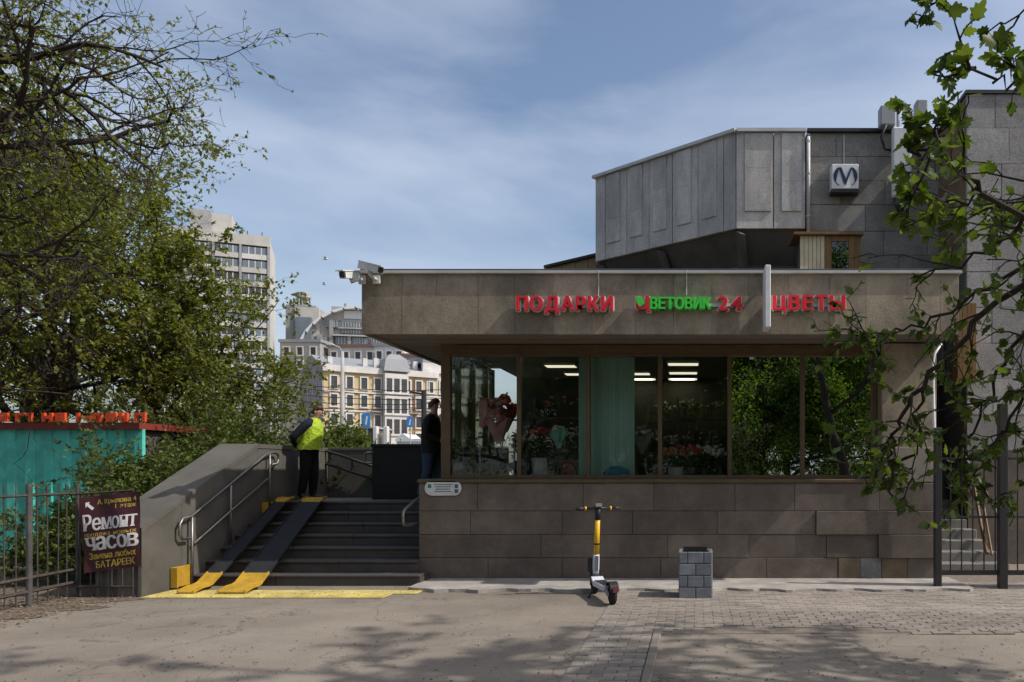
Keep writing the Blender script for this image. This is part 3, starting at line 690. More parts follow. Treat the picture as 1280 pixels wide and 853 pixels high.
# ------------------------------------------------------------------ lettering
GL = {}
def glyph(ch, offset=0.0, depth=0.0):
    k = (ch, offset, depth)
    if k not in GL: GL[k] = glyph_(ch, offset, depth)
    return GL[k]
def glyph_(ch, offset=0.0, depth=0.0):
    c = bpy.data.curves.new('glyph', 'FONT'); c.body = ch; c.offset = offset; c.extrude = depth; c.resolution_u = 4
    o = bpy.data.objects.new('glyph', c); COL.objects.link(o)
    dg = bpy.context.evaluated_depsgraph_get(); me = bpy.data.meshes.new_from_object(o.evaluated_get(dg))
    bpy.data.objects.remove(o); bpy.data.curves.remove(c)
    V = np.array([v.co[:] for v in me.vertices]) if len(me.vertices) else np.zeros((0,3))
    Fs = [tuple(p.vertices) for p in me.polygons]; bpy.data.meshes.remove(me)
    return V, Fs
def letters(text, x0, x1, zb, cap, Yf, depth, parent, cols, back=None, gap=0.19, fat=0.03, name='letter'):
    """raised letters on a wall facing the camera: fit between x0 and x1, cap height cap"""
    G = []
    for ch in text:
        if ch == ' ': G.append(None); continue
        V, Fs = glyph(ch); G.append((V, Fs, V[:,0].min(), V[:,0].max()))
    tot = sum((g_[3]-g_[2]) if g_ else .3 for g_ in G) + gap*(len(G)-1)
    H0, _ = glyph('Н'); ch_ = H0[:,1].max()-H0[:,1].min(); b_ = 0; bold = .048
    sx = (x1-x0)/tot; sz = cap/ch_; x = x0
    for i, (g_, ch) in enumerate(zip(G, text)):
        if g_ is None: x += (.3+gap)*sx; continue
        def put(off, ya, yb, mt, nm, par, grow=0):
            V, Fs = glyph(ch, 0, 0.5); s = MB(); e = bold+grow
            for q, (dx, dz) in enumerate(((0,0), (-e,0), (e,0), (-e*.5,-e*.45), (e*.5,e*.45), (-e*.5,e*.45), (e*.5,-e*.45))):
                P = np.zeros_like(V); P[:,0] = x + (V[:,0]-g_[2]+dx)*sx; P[:,2] = zb + (V[:,1]+dz)*sz
                P[:,1] = np.where(V[:,2] > 0, ya+q*.0006, yb-q*.0004)
                s.add(P, Fs)
            return s.build(nm, mt, par)
        col = cols[i] if isinstance(cols, (list, tuple)) else cols
        lo = put(0, Yf, Yf+depth, col, name, parent)
        if back: put(0, Yf+depth*.45, Yf+depth+.012, back, 'letter_edge', lo, .05)
        x += (g_[3]-g_[2]+gap)*sx
YS = YF-.11
def sgn(label): return thing('shop_sign', (0, YF, 3.8), label, 'sign')
t_ = sgn('all-red raised word reading ПОДАРКИ with white edges on the fascia')
letters('ПОДАРКИ', gx(646,YS), gx(765,YS), gz(388,YS), 18*.01034, YS, .075, t_, M_RED, M_WHITE, fat=.045)
s = MB(); s.box((gx(648,YS), YF-.03, gz(383,YS)), (gx(764,YS), YF-.008, gz(379,YS))); s.build('mounting_rail', M_WHITE2, t_)
t_ = sgn('green and red raised lettering ending in 24 on the fascia')
letters('Ц', gx(796,YS), gx(812,YS), gz(386,YS), 16*.01034, YS, .075, t_, M_RED, M_WHITE, fat=.045)
letters('ВЕТОВИК', gx(813,YS), gx(888,YS), gz(386,YS), 14.5*.01034, YS, .075, t_, M_GREEN, M_GREEN, gap=.12)
letters('24', gx(898,YS), gx(927,YS), gz(387.5,YS), 18*.01034, YS, .075, t_, M_RED, M_WHITE, fat=.045)
s = MB(); s.prism([(gx(795,YS), gz(370,YS)), (gx(803,YS), gz(372,YS)), (gx(806,YS), gz(379,YS)), (gx(800,YS), gz(384,YS)), (gx(796,YS), gz(379,YS))], 'y', YS-.012, YS-.001); s.build('leaf_emblem', M_GREEN, t_)
s = MB(); s.box((gx(798,YS), YF-.03, gz(382,YS)), (gx(925,YS), YF-.008, gz(378,YS))); s.build('mounting_rail', M_WHITE2, t_)
t_ = sgn('all-red raised word reading ЦВЕТЫ with white edges beside the blade sign')
letters('ЦВЕТЫ', gx(967,YS), gx(1056,YS), gz(387,YS), 18*.01034, YS, .075, t_, M_RED, M_WHITE, fat=.045)
s = MB(); s.box((gx(968,YS), YF-.03, gz(382,YS)), (gx(1055,YS), YF-.008, gz(378,YS))); s.build('mounting_rail', M_WHITE2, t_)
for px_, y0, y1, lb in ((748, 338, 371, 'thin white cable running down the fascia to the first red word'), (858, 338, 369, 'thin white cable running down the fascia to the green lettering')):
    s = MB(); s.tube([W(px_, y0, YF-.05), W(px_+.4, (y0+y1)/2, YF-.012), W(px_, y1, YF-.02)], .006, 5); tag(s.build('sign_cable', M_WHITE2), lb, 'cable')
# blade sign seen edge on
t_ = thing('blade_sign', (gx(959,YF), YF, 3.4), 'thin white lightbox sign projecting edge-on from the fascia', 'sign')
X = gx(960, 10.2)
s = MB(); s.cbox((X-.035, 10.2, gz(409,10.2)), (X+.035, YF-.06, gz(331,10.2)), .008); s.build('lightbox', M_WHITE, t_)
for zz in (3.55, 4.05):
    s = MB(); s.box((X-.02, YF-.06, zz), (X+.02, YF-.004, zz+.03)); s.build('bracket', M_STEEL, t_)

# CCTV cameras at the roof corner
def cctv(base, aim, label, housing):
    t_ = thing('security_camera', base, label, 'camera')
    b = Vector(base); h = Vector(housing)
    s = MB(); s.cbox((b.x-.05, b.y-.02, b.z-.06), (b.x+.05, b.y+.02, b.z+.06), .008); s.build('mount_plate', M_WHITE2, t_)
    s = MB(); s.tube([b, b+Vector((0,-.09,-.01)), h+Vector((0,0,-.09)), h+Vector((0,0,-.04))], [.022,.022,.026,.03], 8); s.build('arm', M_WHITE2, t_, smooth=True)
    d = Vector(aim).normalized(); sd = d.cross(Vector((0,0,1))).normalized(); up = sd.cross(d)
    s = MB(); s.obox(h, d, sd, up, .17, .05, .045); hb = s.build('housing', M_WHITE2, t_)
    s = MB(); s.obox(h+up*.052+d*.025, d, sd, up, .20, .06, .006); s.build('sun_shield', M_WHITE, t_)
    s = MB(); s.tube([h+d*.171, h+d*.19], .038, 12); s.build('lens', M_DKMETAL, t_)
cctv((gx(471,YF-.02), YF-.02, gz(350,YF)), (.9, -.35, -.28), 'white bracketed security camera pointing along the fascia', tuple(W(463, 335, YF-.16)))
cctv((gx(453,YF), YF-.0, gz(350,YF)), (-.25, -.9, -.2), 'white bracketed security camera hanging out past the roof corner', tuple(W(439, 344, YF-.12)))

# information plaque on the plinth
t_ = thing('wall_plaque', (gx(554,YP), YP, gz(610,YP)), 'white rounded information plaque on the plinth corner', 'sign')
s = MB(); cx_, cz_ = gx(554,YP-.02), gz(610.5,YP-.02); hw, hh = 23*.01133, 9.3*.01133
pp = []
for k in range(24):
    a = 2*math.pi*k/24; sx = 1 if math.cos(a) >= 0 else -1
    pp.append((cx_+sx*(hw-hh)+hh*math.cos(a), cz_+hh*math.sin(a)))
s.prism(pp, 'y', YP-.03, YP-.018); s.build('board', M_WHITE2, t_)
M_PRINT = mat('print_grey', (0.1, 0.13, 0.14), 0.7, 0.1); M_PRG = mat('print_green', (0.02, 0.2, 0.12), 0.7, 0.1); M_PRB = mat('print_blue', (0.03, 0.12, 0.2), 0.7, 0.1)
s = MB()
for k in range(4):
    z_ = cz_+.055-k*.034; L_ = [.13,.115,.1,.12][k]; xx = cx_-L_
    rr = random.Random(k)
    while xx < cx_+L_:
        w_ = rr.uniform(.012,.03); s.box((xx, YP-.0325, z_-.007), (min(xx+w_, cx_+L_), YP-.031, z_+.007)); xx += w_+.007
s.build('printed_text', M_PRINT, t_)
for dx, z_, mt in ((-.19, .03, M_PRG), (.19, .03, M_PRB), (.19, -.04, M_PRINT)):
    s = MB(); s.box((cx_+dx-.024, YP-.0325, cz_+z_-.026), (cx_+dx+.024, YP-.031, cz_+z_+.026)); s.build('printed_icon', mt, t_)

# ------------------------------------------------------------------ station block above and behind
stn = thing('station_block', (1.5, 15, 4.1), 'tall grey stone station block with angled overhanging upper storey', 'building')
A, B, C = Vector((-2.18, 17.4, 0)), Vector((gx(920,15), 15.0, 0)), Vector((gx(1007,15), 15.0, 0))
ZB, ZTp = 6.1, 7.9
def facet(P0, P1, mods, raised, end):
    d = (P1-P0); L_ = d.length; d.normalize(); nrm = Vector((d.y, -d.x, 0))
    if nrm.y > 0: nrm = -nrm
    for (u0, u1), rz_ in zip(mods, raised):
        c = P0 + d*(u0+u1)/2 + Vector((0,0,(ZB+ZTp)/2))
        s = MB(); s.obox(c+nrm*(-.03+random.uniform(0,.008)), d, nrm, (0,0,1), (u1-u0)/2-.009, .04, (ZTp-ZB)/2-.004); pn = s.build('wall_panel', M_PANEL, stn)
        if rz_:
            r0, r1 = rz_; c = P0+d*(r0+r1)/2+Vector((0,0,(ZB+.30+ZTp)/2+.0))
            zs = [ZB+.32, ZB+.32+random.uniform(.5,.9), ZTp-.02]
            for za, zb_ in zip(zs[:-1], zs[1:]):
                s = MB(); s.obox(P0+d*(r0+r1)/2+Vector((0,0,(za+zb_)/2))+nrm*.018, d, nrm, (0,0,1), (r1-r0)/2, .022, (zb_-za)/2-.002); s.build('raised_slab', M_PANEL, pn)
L1 = (A-B).length
def u1(px_):                                       # distance along facet 1 from A for a photo column
    k = (px_-CX)/F; D = B-A; t = (k*A.y-A.x)/(D.x-k*D.y); return t*L1
e1 = [u1(p_) for p_ in (745, 757, 784, 812, 841, 873, 905, 920)]; e1[0] = 0; e1[-1] = L1
ra = [None] + [(u1(a), u1(b)) for a, b in ((760,776),(789,804),(818,834),(848,865),(879,897))] + [None]
facet(A, B, list(zip(e1[:-1], e1[1:])), ra, None)
L2 = (C-B).length
def u2(px_): return (px_-920)/F*15
facet(B, C, [(0, u2(967)), (u2(967), L2)], [(u2(931), u2(964)), (u2(977), u2(1002))], None)
m = MB(); ins = .08
poly = [(A.x+.06, A.y+.06), (B.x+.05, B.y+.09), (C.x, C.y+.09), (C.x, 20), (A.x+.06, 20)]
m.prism(poly, 'z', ZB, ZTp-.01); core = m.build('upper_core', M_UNDER, stn)
# sloping underside with ribs
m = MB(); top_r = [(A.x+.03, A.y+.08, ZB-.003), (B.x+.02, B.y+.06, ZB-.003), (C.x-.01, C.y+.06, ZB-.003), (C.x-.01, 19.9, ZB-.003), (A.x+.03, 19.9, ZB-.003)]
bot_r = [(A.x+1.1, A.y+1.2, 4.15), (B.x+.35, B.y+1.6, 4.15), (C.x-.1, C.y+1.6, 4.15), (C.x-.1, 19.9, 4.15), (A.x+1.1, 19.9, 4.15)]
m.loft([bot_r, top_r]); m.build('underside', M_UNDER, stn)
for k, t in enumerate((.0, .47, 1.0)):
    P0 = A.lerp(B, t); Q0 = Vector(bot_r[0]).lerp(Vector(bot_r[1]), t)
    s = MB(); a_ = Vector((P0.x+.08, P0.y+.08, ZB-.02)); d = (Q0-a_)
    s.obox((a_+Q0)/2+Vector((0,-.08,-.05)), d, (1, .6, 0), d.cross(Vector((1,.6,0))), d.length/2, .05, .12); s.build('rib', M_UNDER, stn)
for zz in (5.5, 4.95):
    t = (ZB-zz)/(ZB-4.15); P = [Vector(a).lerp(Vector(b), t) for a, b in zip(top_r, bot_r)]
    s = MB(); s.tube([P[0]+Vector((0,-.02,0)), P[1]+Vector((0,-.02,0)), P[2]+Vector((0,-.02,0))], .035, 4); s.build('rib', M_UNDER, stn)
# metal coping following the roof edge
def coping(P0, P1, z, name='coping', mt=M_COPING):
    d = (P1-P0); nrm = Vector((d.y, -d.x, 0)).normalized(); nrm = nrm if nrm.y < 0 else -nrm
    s = MB(); s.obox((P0+P1)/2+Vector((0,0,z))+nrm*.03, d, nrm, (0,0,1), d.length/2+.03, .06, .03); s.build(name, mt, stn)
coping(A, B, ZTp+.025); coping(B+Vector((.04,0,0)), C-Vector((.03,0,0)), ZTp+.0255)
# wall carrying the M sign: coursed tiles
XMW = gx(1174, 15)+.04
m = MB(); m.box((C.x+.02, 15.06, 3.9), (XMW+.2, 20, ZTp-.005)); m.build('rear_core', M_UNDER, stn)
zs = [4.1, 4.62, 5.1, 5.6, 6.05, 6.55, 7.0, 7.45, 7.885]
for r_, (za, zb_) in enumerate(zip(zs[:-1], zs[1:])):
    x = C.x+.08; first = True
    while x < XMW-.02:
        w_ = random.uniform(.7, 1.15) * (.6 if (first and r_ % 2) else 1); first = False
        x1 = min(x+w_, XMW); 
        if XMW-x1 < .25: x1 = XMW
        s = MB(); s.cbox((x+.003, 15.0-random.uniform(0,.012), za+.003), (x1-.003, 15.065, zb_-.003), .004); s.build('wall_tile', M_TILE, stn); x = x1
coping(Vector((C.x+.05,15.0,0)), Vector((XMW+.1,15.0,0)), ZTp+.02, mt=M_DKMETAL)
t_ = thing('drainpipe', (C.x+.04, 14.95, 4.2), 'thin grey rainwater pipe in the corner of the station wall', 'pipe')
s = MB(); s.tube([(C.x+.045, 14.94, 6.0), (C.x+.045, 14.94, 7.8)], .035, 8); s.build('pipe', M_COPING, t_, smooth=True)
for zz in (6.3, 7.1, 7.7):
    s = MB(); s.tube([(C.x+.045, 14.94, zz), (C.x+.045, 14.94, zz+.03)], .045, 8); s.build('clamp', M_COPING, t_)
# right wing
M_WING = mat('wing_stone_shaded', (0.3, 0.288, 0.275), 0.85, 0.17, 2.5, 0.5, 45, 0.25, rnd=0.16, stain=0.25, stain_scale=1.1, speck=0.2, sscale=55)  # darker copy of the station stone, shade of trees put into the colour
wing = thing('station_wing', (6.5, 13.4, 0), 'pale grey tiled station wing standing forward on the right behind branches', 'building')
WX0, WX1, WY = gx(1210,13.4), 12.0, 13.4
m = MB(); m.box((WX0+.06, WY+.06, 0), (WX1, 20, 7.88)); m.build('core', M_UNDER, wing)
zs = [1.9] + [1.9+.6*k for k in range(1, 10)] + [7.87]
for r_, (za, zb_) in enumerate(zip(zs[:-1], zs[1:])):
    x = WX0-.02; first = True
    while x < 6.6:
        w_ = random.uniform(.7, 1.1)*(.55 if (first and r_ % 2) else 1); first = False; x1 = x+w_
        s = MB(); s.cbox((x+.003, WY-random.uniform(0,.01), za+.003), (x1-.003, WY+.065, zb_-.003), .004); s.build('wall_tile', M_WING, wing); x = x1
    yy = WY+.068
    while yy < 14.95:
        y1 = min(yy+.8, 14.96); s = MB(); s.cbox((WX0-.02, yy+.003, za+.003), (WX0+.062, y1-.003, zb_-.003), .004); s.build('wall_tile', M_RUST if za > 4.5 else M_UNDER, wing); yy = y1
m = MB(); m.box((WX0-.05, WY-.04, 7.872), (WX1, 15.2, 7.93)); m.build('coping', M_DKMETAL, wing)
m = MB(); m.box((WX0-.0, WY-.0, 0), (WX1, WY+.055, 1.9)); m.build('base_wall', M_PLINTH, wing)
# wooden clad bay
t_ = thing('wooden_box', (gx(1207,13.2), 13.3, 3.2), 'brown wooden box fixed high on the wing corner', 'box')
for k in range(4):
    x = gx(1195,13.2)+k*.078; s = MB(); s.cbox((x, 13.12, gz(474,13.2)), (x+.075, 13.38, gz(418,13.2)+.5), .004); s.build('plank', M_WOOD, t_)
s = MB(); s.box((gx(1195,13.2)-.02, 13.1, gz(476,13.2)-.03), (gx(1195,13.2)+.335, 13.385, gz(474,13.2)-.003)); s.build('bottom_board', M_WOOD, t_)

# small cream and wood cabin on the roof
YC = 14.3
t_ = thing('roof_cabin', (gx(1035,YC), YC, 4.19), 'small cabin of cream boards with wooden framed window on the roof', 'cabin')
x0, x1, xm = gx(1000,YC), gx(1076,YC), gx(1031,YC)
z0, z1 = 4.17, gz(295,YC)
m = MB(); m.box((x0+.03, YC+.04, z0), (x1-.03, 15.0, z1)); m.build('body', M_UNDER, t_)
n = 6
for k in range(n):
    a = x0+(xm-x0)*k/n; s = MB(); s.cbox((a+.003, YC, z0), (a+(xm-x0)/n-.003, YC+.038, z1), .004); s.build('board', M_CREAM, t_)
w = empty('window', (0,0,0), 0, t_); OFF[w.name] = OFF[t_.name]
s = MB(); s.cbox((xm, YC-.01, z0), (xm+.12, YC+.04, z1), .004); s.cbox((x1-.22, YC-.01, z0), (x1-.12, YC+.04, z1), .004); s.cbox((xm+.12, YC-.008, z1-.1), (x1-.22, YC+.04, z1), .004); s.cbox((xm+.12, YC-.008, z0), (x1-.22, YC+.04, z0+.1), .004); s.build('frame', M_WOOD, w)
s = MB(); s.box((xm+.118, YC+.012, z0+.09), (x1-.218, YC+.018, z1-.09)); s.build('pane', glass_mat('dark_pane', (.05,.05,.05), 1.2, .05), w)
s = MB(); s.cbox((x1-.118, YC, z0), (x1, YC+.038, z1), .004); s.build('board', M_WOOD, t_)
s = MB(); s.cbox((x0-.12, YC-.08, z1+.002), (x1+.04, 15.0, z1+.05), .006); s.build('roof_board', M_WOOD, t_)
# sloping timber end of a roof further back
t_ = thing('roof_gable', (-2.6, 19, 4.2), 'ochre boarded wedge of roof rising behind the fascia', 'roof')
Yg = 19.0; gp = [(gx(683,Yg), gz(336,Yg)-.3), (gx(750,Yg), gz(336,Yg)-.3), (gx(750,Yg), gz(320,Yg)), (gx(683,Yg), gz(336,Yg))]
xs_ = [gx(p_, Yg) for p_ in (683, 702, 719, 735, 750)]
def gt(x): return gp[3][1] + (gp[2][1]-gp[3][1])*(x-gp[3][0])/(gp[2][0]-gp[3][0])
for a, b in zip(xs_[:-1], xs_[1:]):
    s = MB(); s.prism([(a+.006, gp[0][1]), (b-.006, gp[0][1]), (b-.006, gt(b)), (a+.006, gt(a))], 'y', Yg, Yg+.3); s.build('board', mat('ochre_board', (0.33, 0.24, 0.13), 0.8, 0.15, 3, 0.1), t_)
s = MB(); s.prism([(gp[3][0]-.05, gp[3][1]-.0), (gp[2][0], gp[2][1]+.005), (gp[2][0], gp[2][1]+.07), (gp[3][0]-.05, gp[3][1]+.06)], 'y', Yg-.08, Yg+.4); s.build('roof_edge', M_DKMETAL, t_)

# metro sign box with the letter M in a ring
t_ = thing('metro_sign', (gx(1056,14.8), 14.9, gz(222,14.8)), 'white square sign box with a dark blue round M emblem', 'sign')
Ym = 14.72; sx0, sx1, sz0, sz1 = gx(1040,Ym), gx(1073.5,Ym), gz(236,Ym), gz(205,Ym)
s = MB(); s.cbox((sx0, Ym, sz0), (sx1, 14.985, sz1), .012); s.build('lightbox', M_WHITE, t_)
s = MB(); s.box((sx0-.01, Ym+.015, sz0-.06), (sx1+.01, 14.98, sz0-.003)); s.build('tray', M_DKMETAL, t_)
s = MB(); s.tube([((sx0+sx1)/2+.02, 14.96, sz1), ((sx0+sx1)/2+.02, 14.98, 7.85)], .012, 5); s.build('conduit', M_COPING, t_)
M_NAVY = mat('emblem_blue', (0.012, 0.022, 0.06), 0.5, 0.05); ecx, ecz = (sx0+sx1)/2, (sz0+sz1)/2; rr_ = .205
s = MB()
for sd in (-1, 1):
    o_, i_ = [], []
    for k in range(15):
        a = R(48) + (R(228)-R(48))*0 + (R(312-48)-0)*0
    angs = [R(90-38) - k*(R(90-38)+R(58))/14 for k in range(15)]
    for k, a in enumerate(angs):
        w_ = .012 + .055*math.sin(math.pi*min(1, (k+1)/12.0))**.8
        o_.append((ecx+sd*rr_*1.08*math.cos(a), ecz+rr_*math.sin(a))); i_.append((ecx+sd*(rr_-w_)*1.08*math.cos(a), ecz+(rr_-w_*.8)*math.sin(a)))
    for k in range(14):
        s.prism([o_[k], o_[k+1], i_[k+1], i_[k]], 'y', Ym-.012, Ym-.002)
top_l = (ecx-rr_*.62, ecz+rr_*.78); top_r_ = (ecx+rr_*.62, ecz+rr_*.78)
s.prism([(ecx-.125, ecz+.16), (ecx-.075, ecz+.16), (ecx+.012, ecz-.06), (ecx, ecz-.17), (ecx-.03, ecz-.13)], 'y', Ym-.014, Ym-.003)
s.prism([(ecx+.125, ecz+.16), (ecx+.095, ecz+.16), (ecx+.006, ecz-.06), (ecx+.0, ecz-.17), (ecx+.02, ecz-.13)], 'y', Ym-.0135, Ym-.0035)
s.build('emblem', M_NAVY, t_)

# antenna gear
t_ = thing('panel_antenna', (gx(1127,14.7), 14.7, 6.7), 'tall white panel antenna with drooping black cables on the station wall', 'antenna')
Ya = 14.6
s = MB(); s.cbox((gx(1116,Ya), Ya, gz(246,Ya)), (gx(1140,Ya), Ya+.14, gz(158,Ya)), .03); s.build('panel', M_WHITE2, t_)
s = MB(); s.tube([(gx(1126,Ya), Ya+.2, gz(250,Ya)), (gx(1126,Ya), Ya+.2, gz(120,Ya))], .03, 8); s.build('mast', M_COPING, t_)
for k in range(5):
    a = gx(1119+k*4.5, Ya); s = MB(); s.tube([(a, Ya+.07, gz(246,Ya)), (a+.01*(2-k), Ya+.05, gz(256,Ya)), (gx(1130,Ya)+.02*(k-2), Ya+.1, gz(267,Ya)), (gx(1134,Ya), Ya+.3, gz(250,Ya))], .02, 6); s.build('cable', M_DKMETAL, t_, smooth=True)
t_ = thing('radio_unit', (gx(1112,14.7), 14.7, 8.2), 'grey boxy radio units on the roof edge above the antenna', 'antenna')
s = MB(); s.cbox((gx(1101,14.7), 14.7, gz(156,14.7)), (gx(1120,14.7), 14.95, gz(131,14.7)), .02); s.build('unit', mat('unit_grey', (0.3,0.31,0.33), .5, .1), t_)
s = MB(); s.cbox((gx(1146,14.7), 14.7, gz(150,14.7)), (gx(1160,14.7), 14.95, gz(124,14.7)), .02); s.build('unit', MATS['unit_grey'], t_)
s = MB(); s.tube([(gx(1108,14.7), 14.7, gz(156,14.7)), (gx(1102,14.7), 14.75, gz(170,14.7)), (gx(1108,14.7), 14.8, gz(184,14.7)), (gx(1118,14.7), 14.8, gz(186,14.7))], .025, 6); s.build('cable', M_DKMETAL, t_, smooth=True)

# side steps behind the gate, door, railing
ss = thing('side_steps', (4.2, 12.2, 0), 'narrow flight of worn steps behind the black gate', 'stairs')
for i in range(7):
    s = MB(); s.cbox((3.47, 12.2+.3*i, 0), (4.78-.06*i, 12.2+.3*i+.34, .15*(i+1)), .01); s.build('step', M_LAND, ss)
s = MB(); s.box((3.47, 14.3, 0), (4.55, 14.95, 1.05)); s.build('platform', M_LAND, ss)
t_ = thing('side_door', (4.0, 14.9, 1.05), 'dark door at the head of the side steps', 'door')
s = MB(); s.cbox((3.6, 14.9, 1.05), (4.5, 14.96, 3.1), .01); s.build('leaf', mat('dark_door', (0.03,0.027,0.024), .6, .2), t_)
s = MB(); s.tube([(4.38, 14.87, 2.0), (4.38, 14.87, 2.15)], .012, 6); s.build('handle', M_STEEL, t_)
m = MB(); m.box((3.4, 14.96, 0), (WX0, 15.05, 4.1)); m.build('recess_wall', M_UNDER, stn)
t_ = thing('side_handrail', (4.5, 12.6, .2), 'worn brass coloured handrail down the side steps', 'handrail')
s = MB(); s.tube([W(1234,692,12.35), W(1226,655,12.9), W(1217,602,13.5)], .03, 7); s.build('post', M_WOOD, t_)
s = MB(); s.tube([W(1204,568,13.35), W(1226,604,12.9), W(1248,645,12.4)], .022, 7); s.build('rail', M_STEEL, t_)
s = MB(); s.tube([W(1240,694,12.3), W(1231,640,12.9), W(1224,600,13.3)], .02, 7); s.build('post', M_WOOD, t_)
# downpipe at the pier
t_ = thing('downpipe', (gx(1166,11.2), 11.2, .3), 'white downpipe running down the end of the pavilion', 'pipe')
s = MB(); s.tube([W(1176,430,11.25), W(1168,442,11.2), W(1165.5,455,11.18), W(1167,520,11.18), W(1169,610,11.18), W(1169,640,11.18)], .025, 9); s.build('pipe', M_WHITE, t_, smooth=True)
for py_ in (470, 540, 600):
    c = W(1167, py_, 11.18); s = MB(); s.tube([c, c+Vector((0,0,.03))], .032, 9); s.build('clamp', M_COPING, t_)

# black gate
YGt = 10.6
gate = thing('iron_gate', (3.7, YGt, 0), 'black iron gate with tall posts closing the side passage', 'gate')
def post(px_, py0, py1, w_):
    s = MB(); a = W(px_, py1, YGt); b = W(px_, py0, YGt); s.cbox((a.x-w_, YGt-w_, 0.0), (a.x+w_, YGt+w_, b.z), .006); s.build('post', M_DKMETAL, gate)
post(1172, 535, 740, .045); post(1253, 505, 735, .055)
for py0, py1 in ((713, 719), (645, 648), (572, 575)):
    s = MB(); s.box((gx(1176,YGt), YGt-.015, gz(py1,YGt)), (gx(1247,YGt), YGt+.015, gz(py0,YGt))); s.build('rail', M_DKMETAL, gate)
    s = MB(); s.box((gx(1260,YGt), YGt-.015, gz(py1,YGt)), (gx(1400,YGt), YGt+.015, gz(py0,YGt))); s.build('rail', M_DKMETAL, gate)
for px_ in list(range(1188, 1246, 14)) + list(range(1272, 1400, 14)):
    s = MB(); s.tube([(gx(px_,YGt), YGt, gz(719,YGt)), (gx(px_,YGt), YGt, gz(560,YGt))], .009, 6); s.build('bar', M_DKMETAL, gate)
m = MB(); m.box((gx(1177,YGt), YGt-.03, .0), (gx(1400,YGt), YGt+.25, .03)); tag(m.build('gate_threshold', M_LAND), kind='structure')

# ------------------------------------------------------------------ left fence, banner, kiosk
XF = -7.72
fn = thing('bar_fence', (XF, 9.3, 0), 'worn metal bar fence along the bare soil on the left', 'fence')
yy = 5.6
while yy < 9.9:
    lean = random.uniform(-.01, .01)
    s = MB(); s.tube([(XF, yy, .02), (XF+lean, yy, 1.42+random.uniform(-.02,.02))], .008, 6); s.build('bar', M_FENCE, fn); yy += .145 + random.uniform(-.008,.008)
for py_ in (1.29,):
    s = MB(); s.tube([(XF-.01, 5.5, py_), (XF, 7.8, py_-.012), (XF+.01, 9.98, py_+.005)], .016, 6); s.build('rail', M_FENCE, fn)
s = MB(); s.tube([(XF+.0, 5.5, .28), (XF, 7.8, .31), (XF+.01, 9.98, .35)], .02, 6); s.build('rail', M_FENCE, fn)
s = MB(); s.tube([(XF+.0, 5.5, .12), (XF, 7.8, .15), (XF+.01, 9.98, .19)], .022, 6); s.build('rail', M_FENCE, fn)
s = MB(); s.tube([(XF+.01, gy_, 0) for gy_ in (9.25,)] + [(XF+.01, 9.25, 1.42)], .032, 10); s.build('post', M_FENCEPOST, fn)
s = MB(); s.tube([(-7.69, 9.95, 0), (-7.69, 9.95, 1.4)], .022, 8); s.build('post', M_FENCEPOST, fn)
# return of the fence carrying the banner
s = MB(); s.tube([(-7.69, 9.9, 1.28), (-6.96, 9.9, 1.33)], .014, 6); s.build('rail', M_FENCE, fn)
s = MB(); s.tube([(-7.69, 9.9, .14), (-6.96, 9.9, .14)], .014, 6); s.build('rail', M_FENCE, fn)
for k in range(6):
    x = -7.62+k*.13; s = MB(); s.tube([(x, 9.9, .02), (x, 9.9, 1.36)], .009, 6); s.build('bar', M_FENCE, fn)
m = MB(); m.cbox((-7.45, 9.945, .0), (-7.0, 9.96, .55), .004); m.build('dark_panel', M_DKMETAL, fn)

bn = thing('repair_banner', (-7.28, 9.85, .3), 'maroon vinyl banner with white and yellow lettering tied to the fence', 'banner')
BY = 9.84
def bpt(u, v):
    """u,v in 0..1 across the banner, v up"""
    tl, tr, bl_, br = (98.5, 622.5), (173.5, 614.5), (104, 717), (176.5, 707.5)
    a = (tl[0]+(tr[0]-tl[0])*u, tl[1]+(tr[1]-tl[1])*u); b = (bl_[0]+(br[0]-bl_[0])*u, bl_[1]+(br[1]-bl_[1])*u)
    px_, py_ = b[0]+(a[0]-b[0])*v, b[1]+(a[1]-b[1])*v
    yo = .018*math.sin(u*5.2+.6)*(1-.4*v) + .012*math.sin(v*7+u*2) + .01*math.sin(u*11+v*5)
    return W(px_, py_, BY) + Vector((0, yo, 0))
def bsheet(du):
    N_ = 22; return [[bpt(i/N_, j/N_)+Vector((0, du, 0)) for i in range(N_+1)] for j in range(N_+1)]
s = MB(); N_ = 22; fr_ = bsheet(0); bk_ = bsheet(.004)
vs = [p for r_ in fr_ for p in r_] + [p for r_ in bk_ for p in r_]; k_ = (N_+1)**2
fs = []
for j in range(N_):
    for i in range(N_):
        a = j*(N_+1)+i; fs.append((a, a+1, a+N_+2, a+N_+1)); fs.append((k_+a, k_+a+N_+1, k_+a+N_+2, k_+a+1))
s.add(vs, fs); s.build('vinyl_sheet', M_BANNER, bn, smooth=True)
SERIF = {'Р': [(.13,0)], 'н': [(.15,0),(.85,0),(.15,1),(.85,1)], 'м': [(.1,0),(.9,0)], 'т': [(.5,0)], 'ч': [(.85,0),(.85,1),(.12,1)], 'в': [(.1,0)], 'а': [], 'И': []}
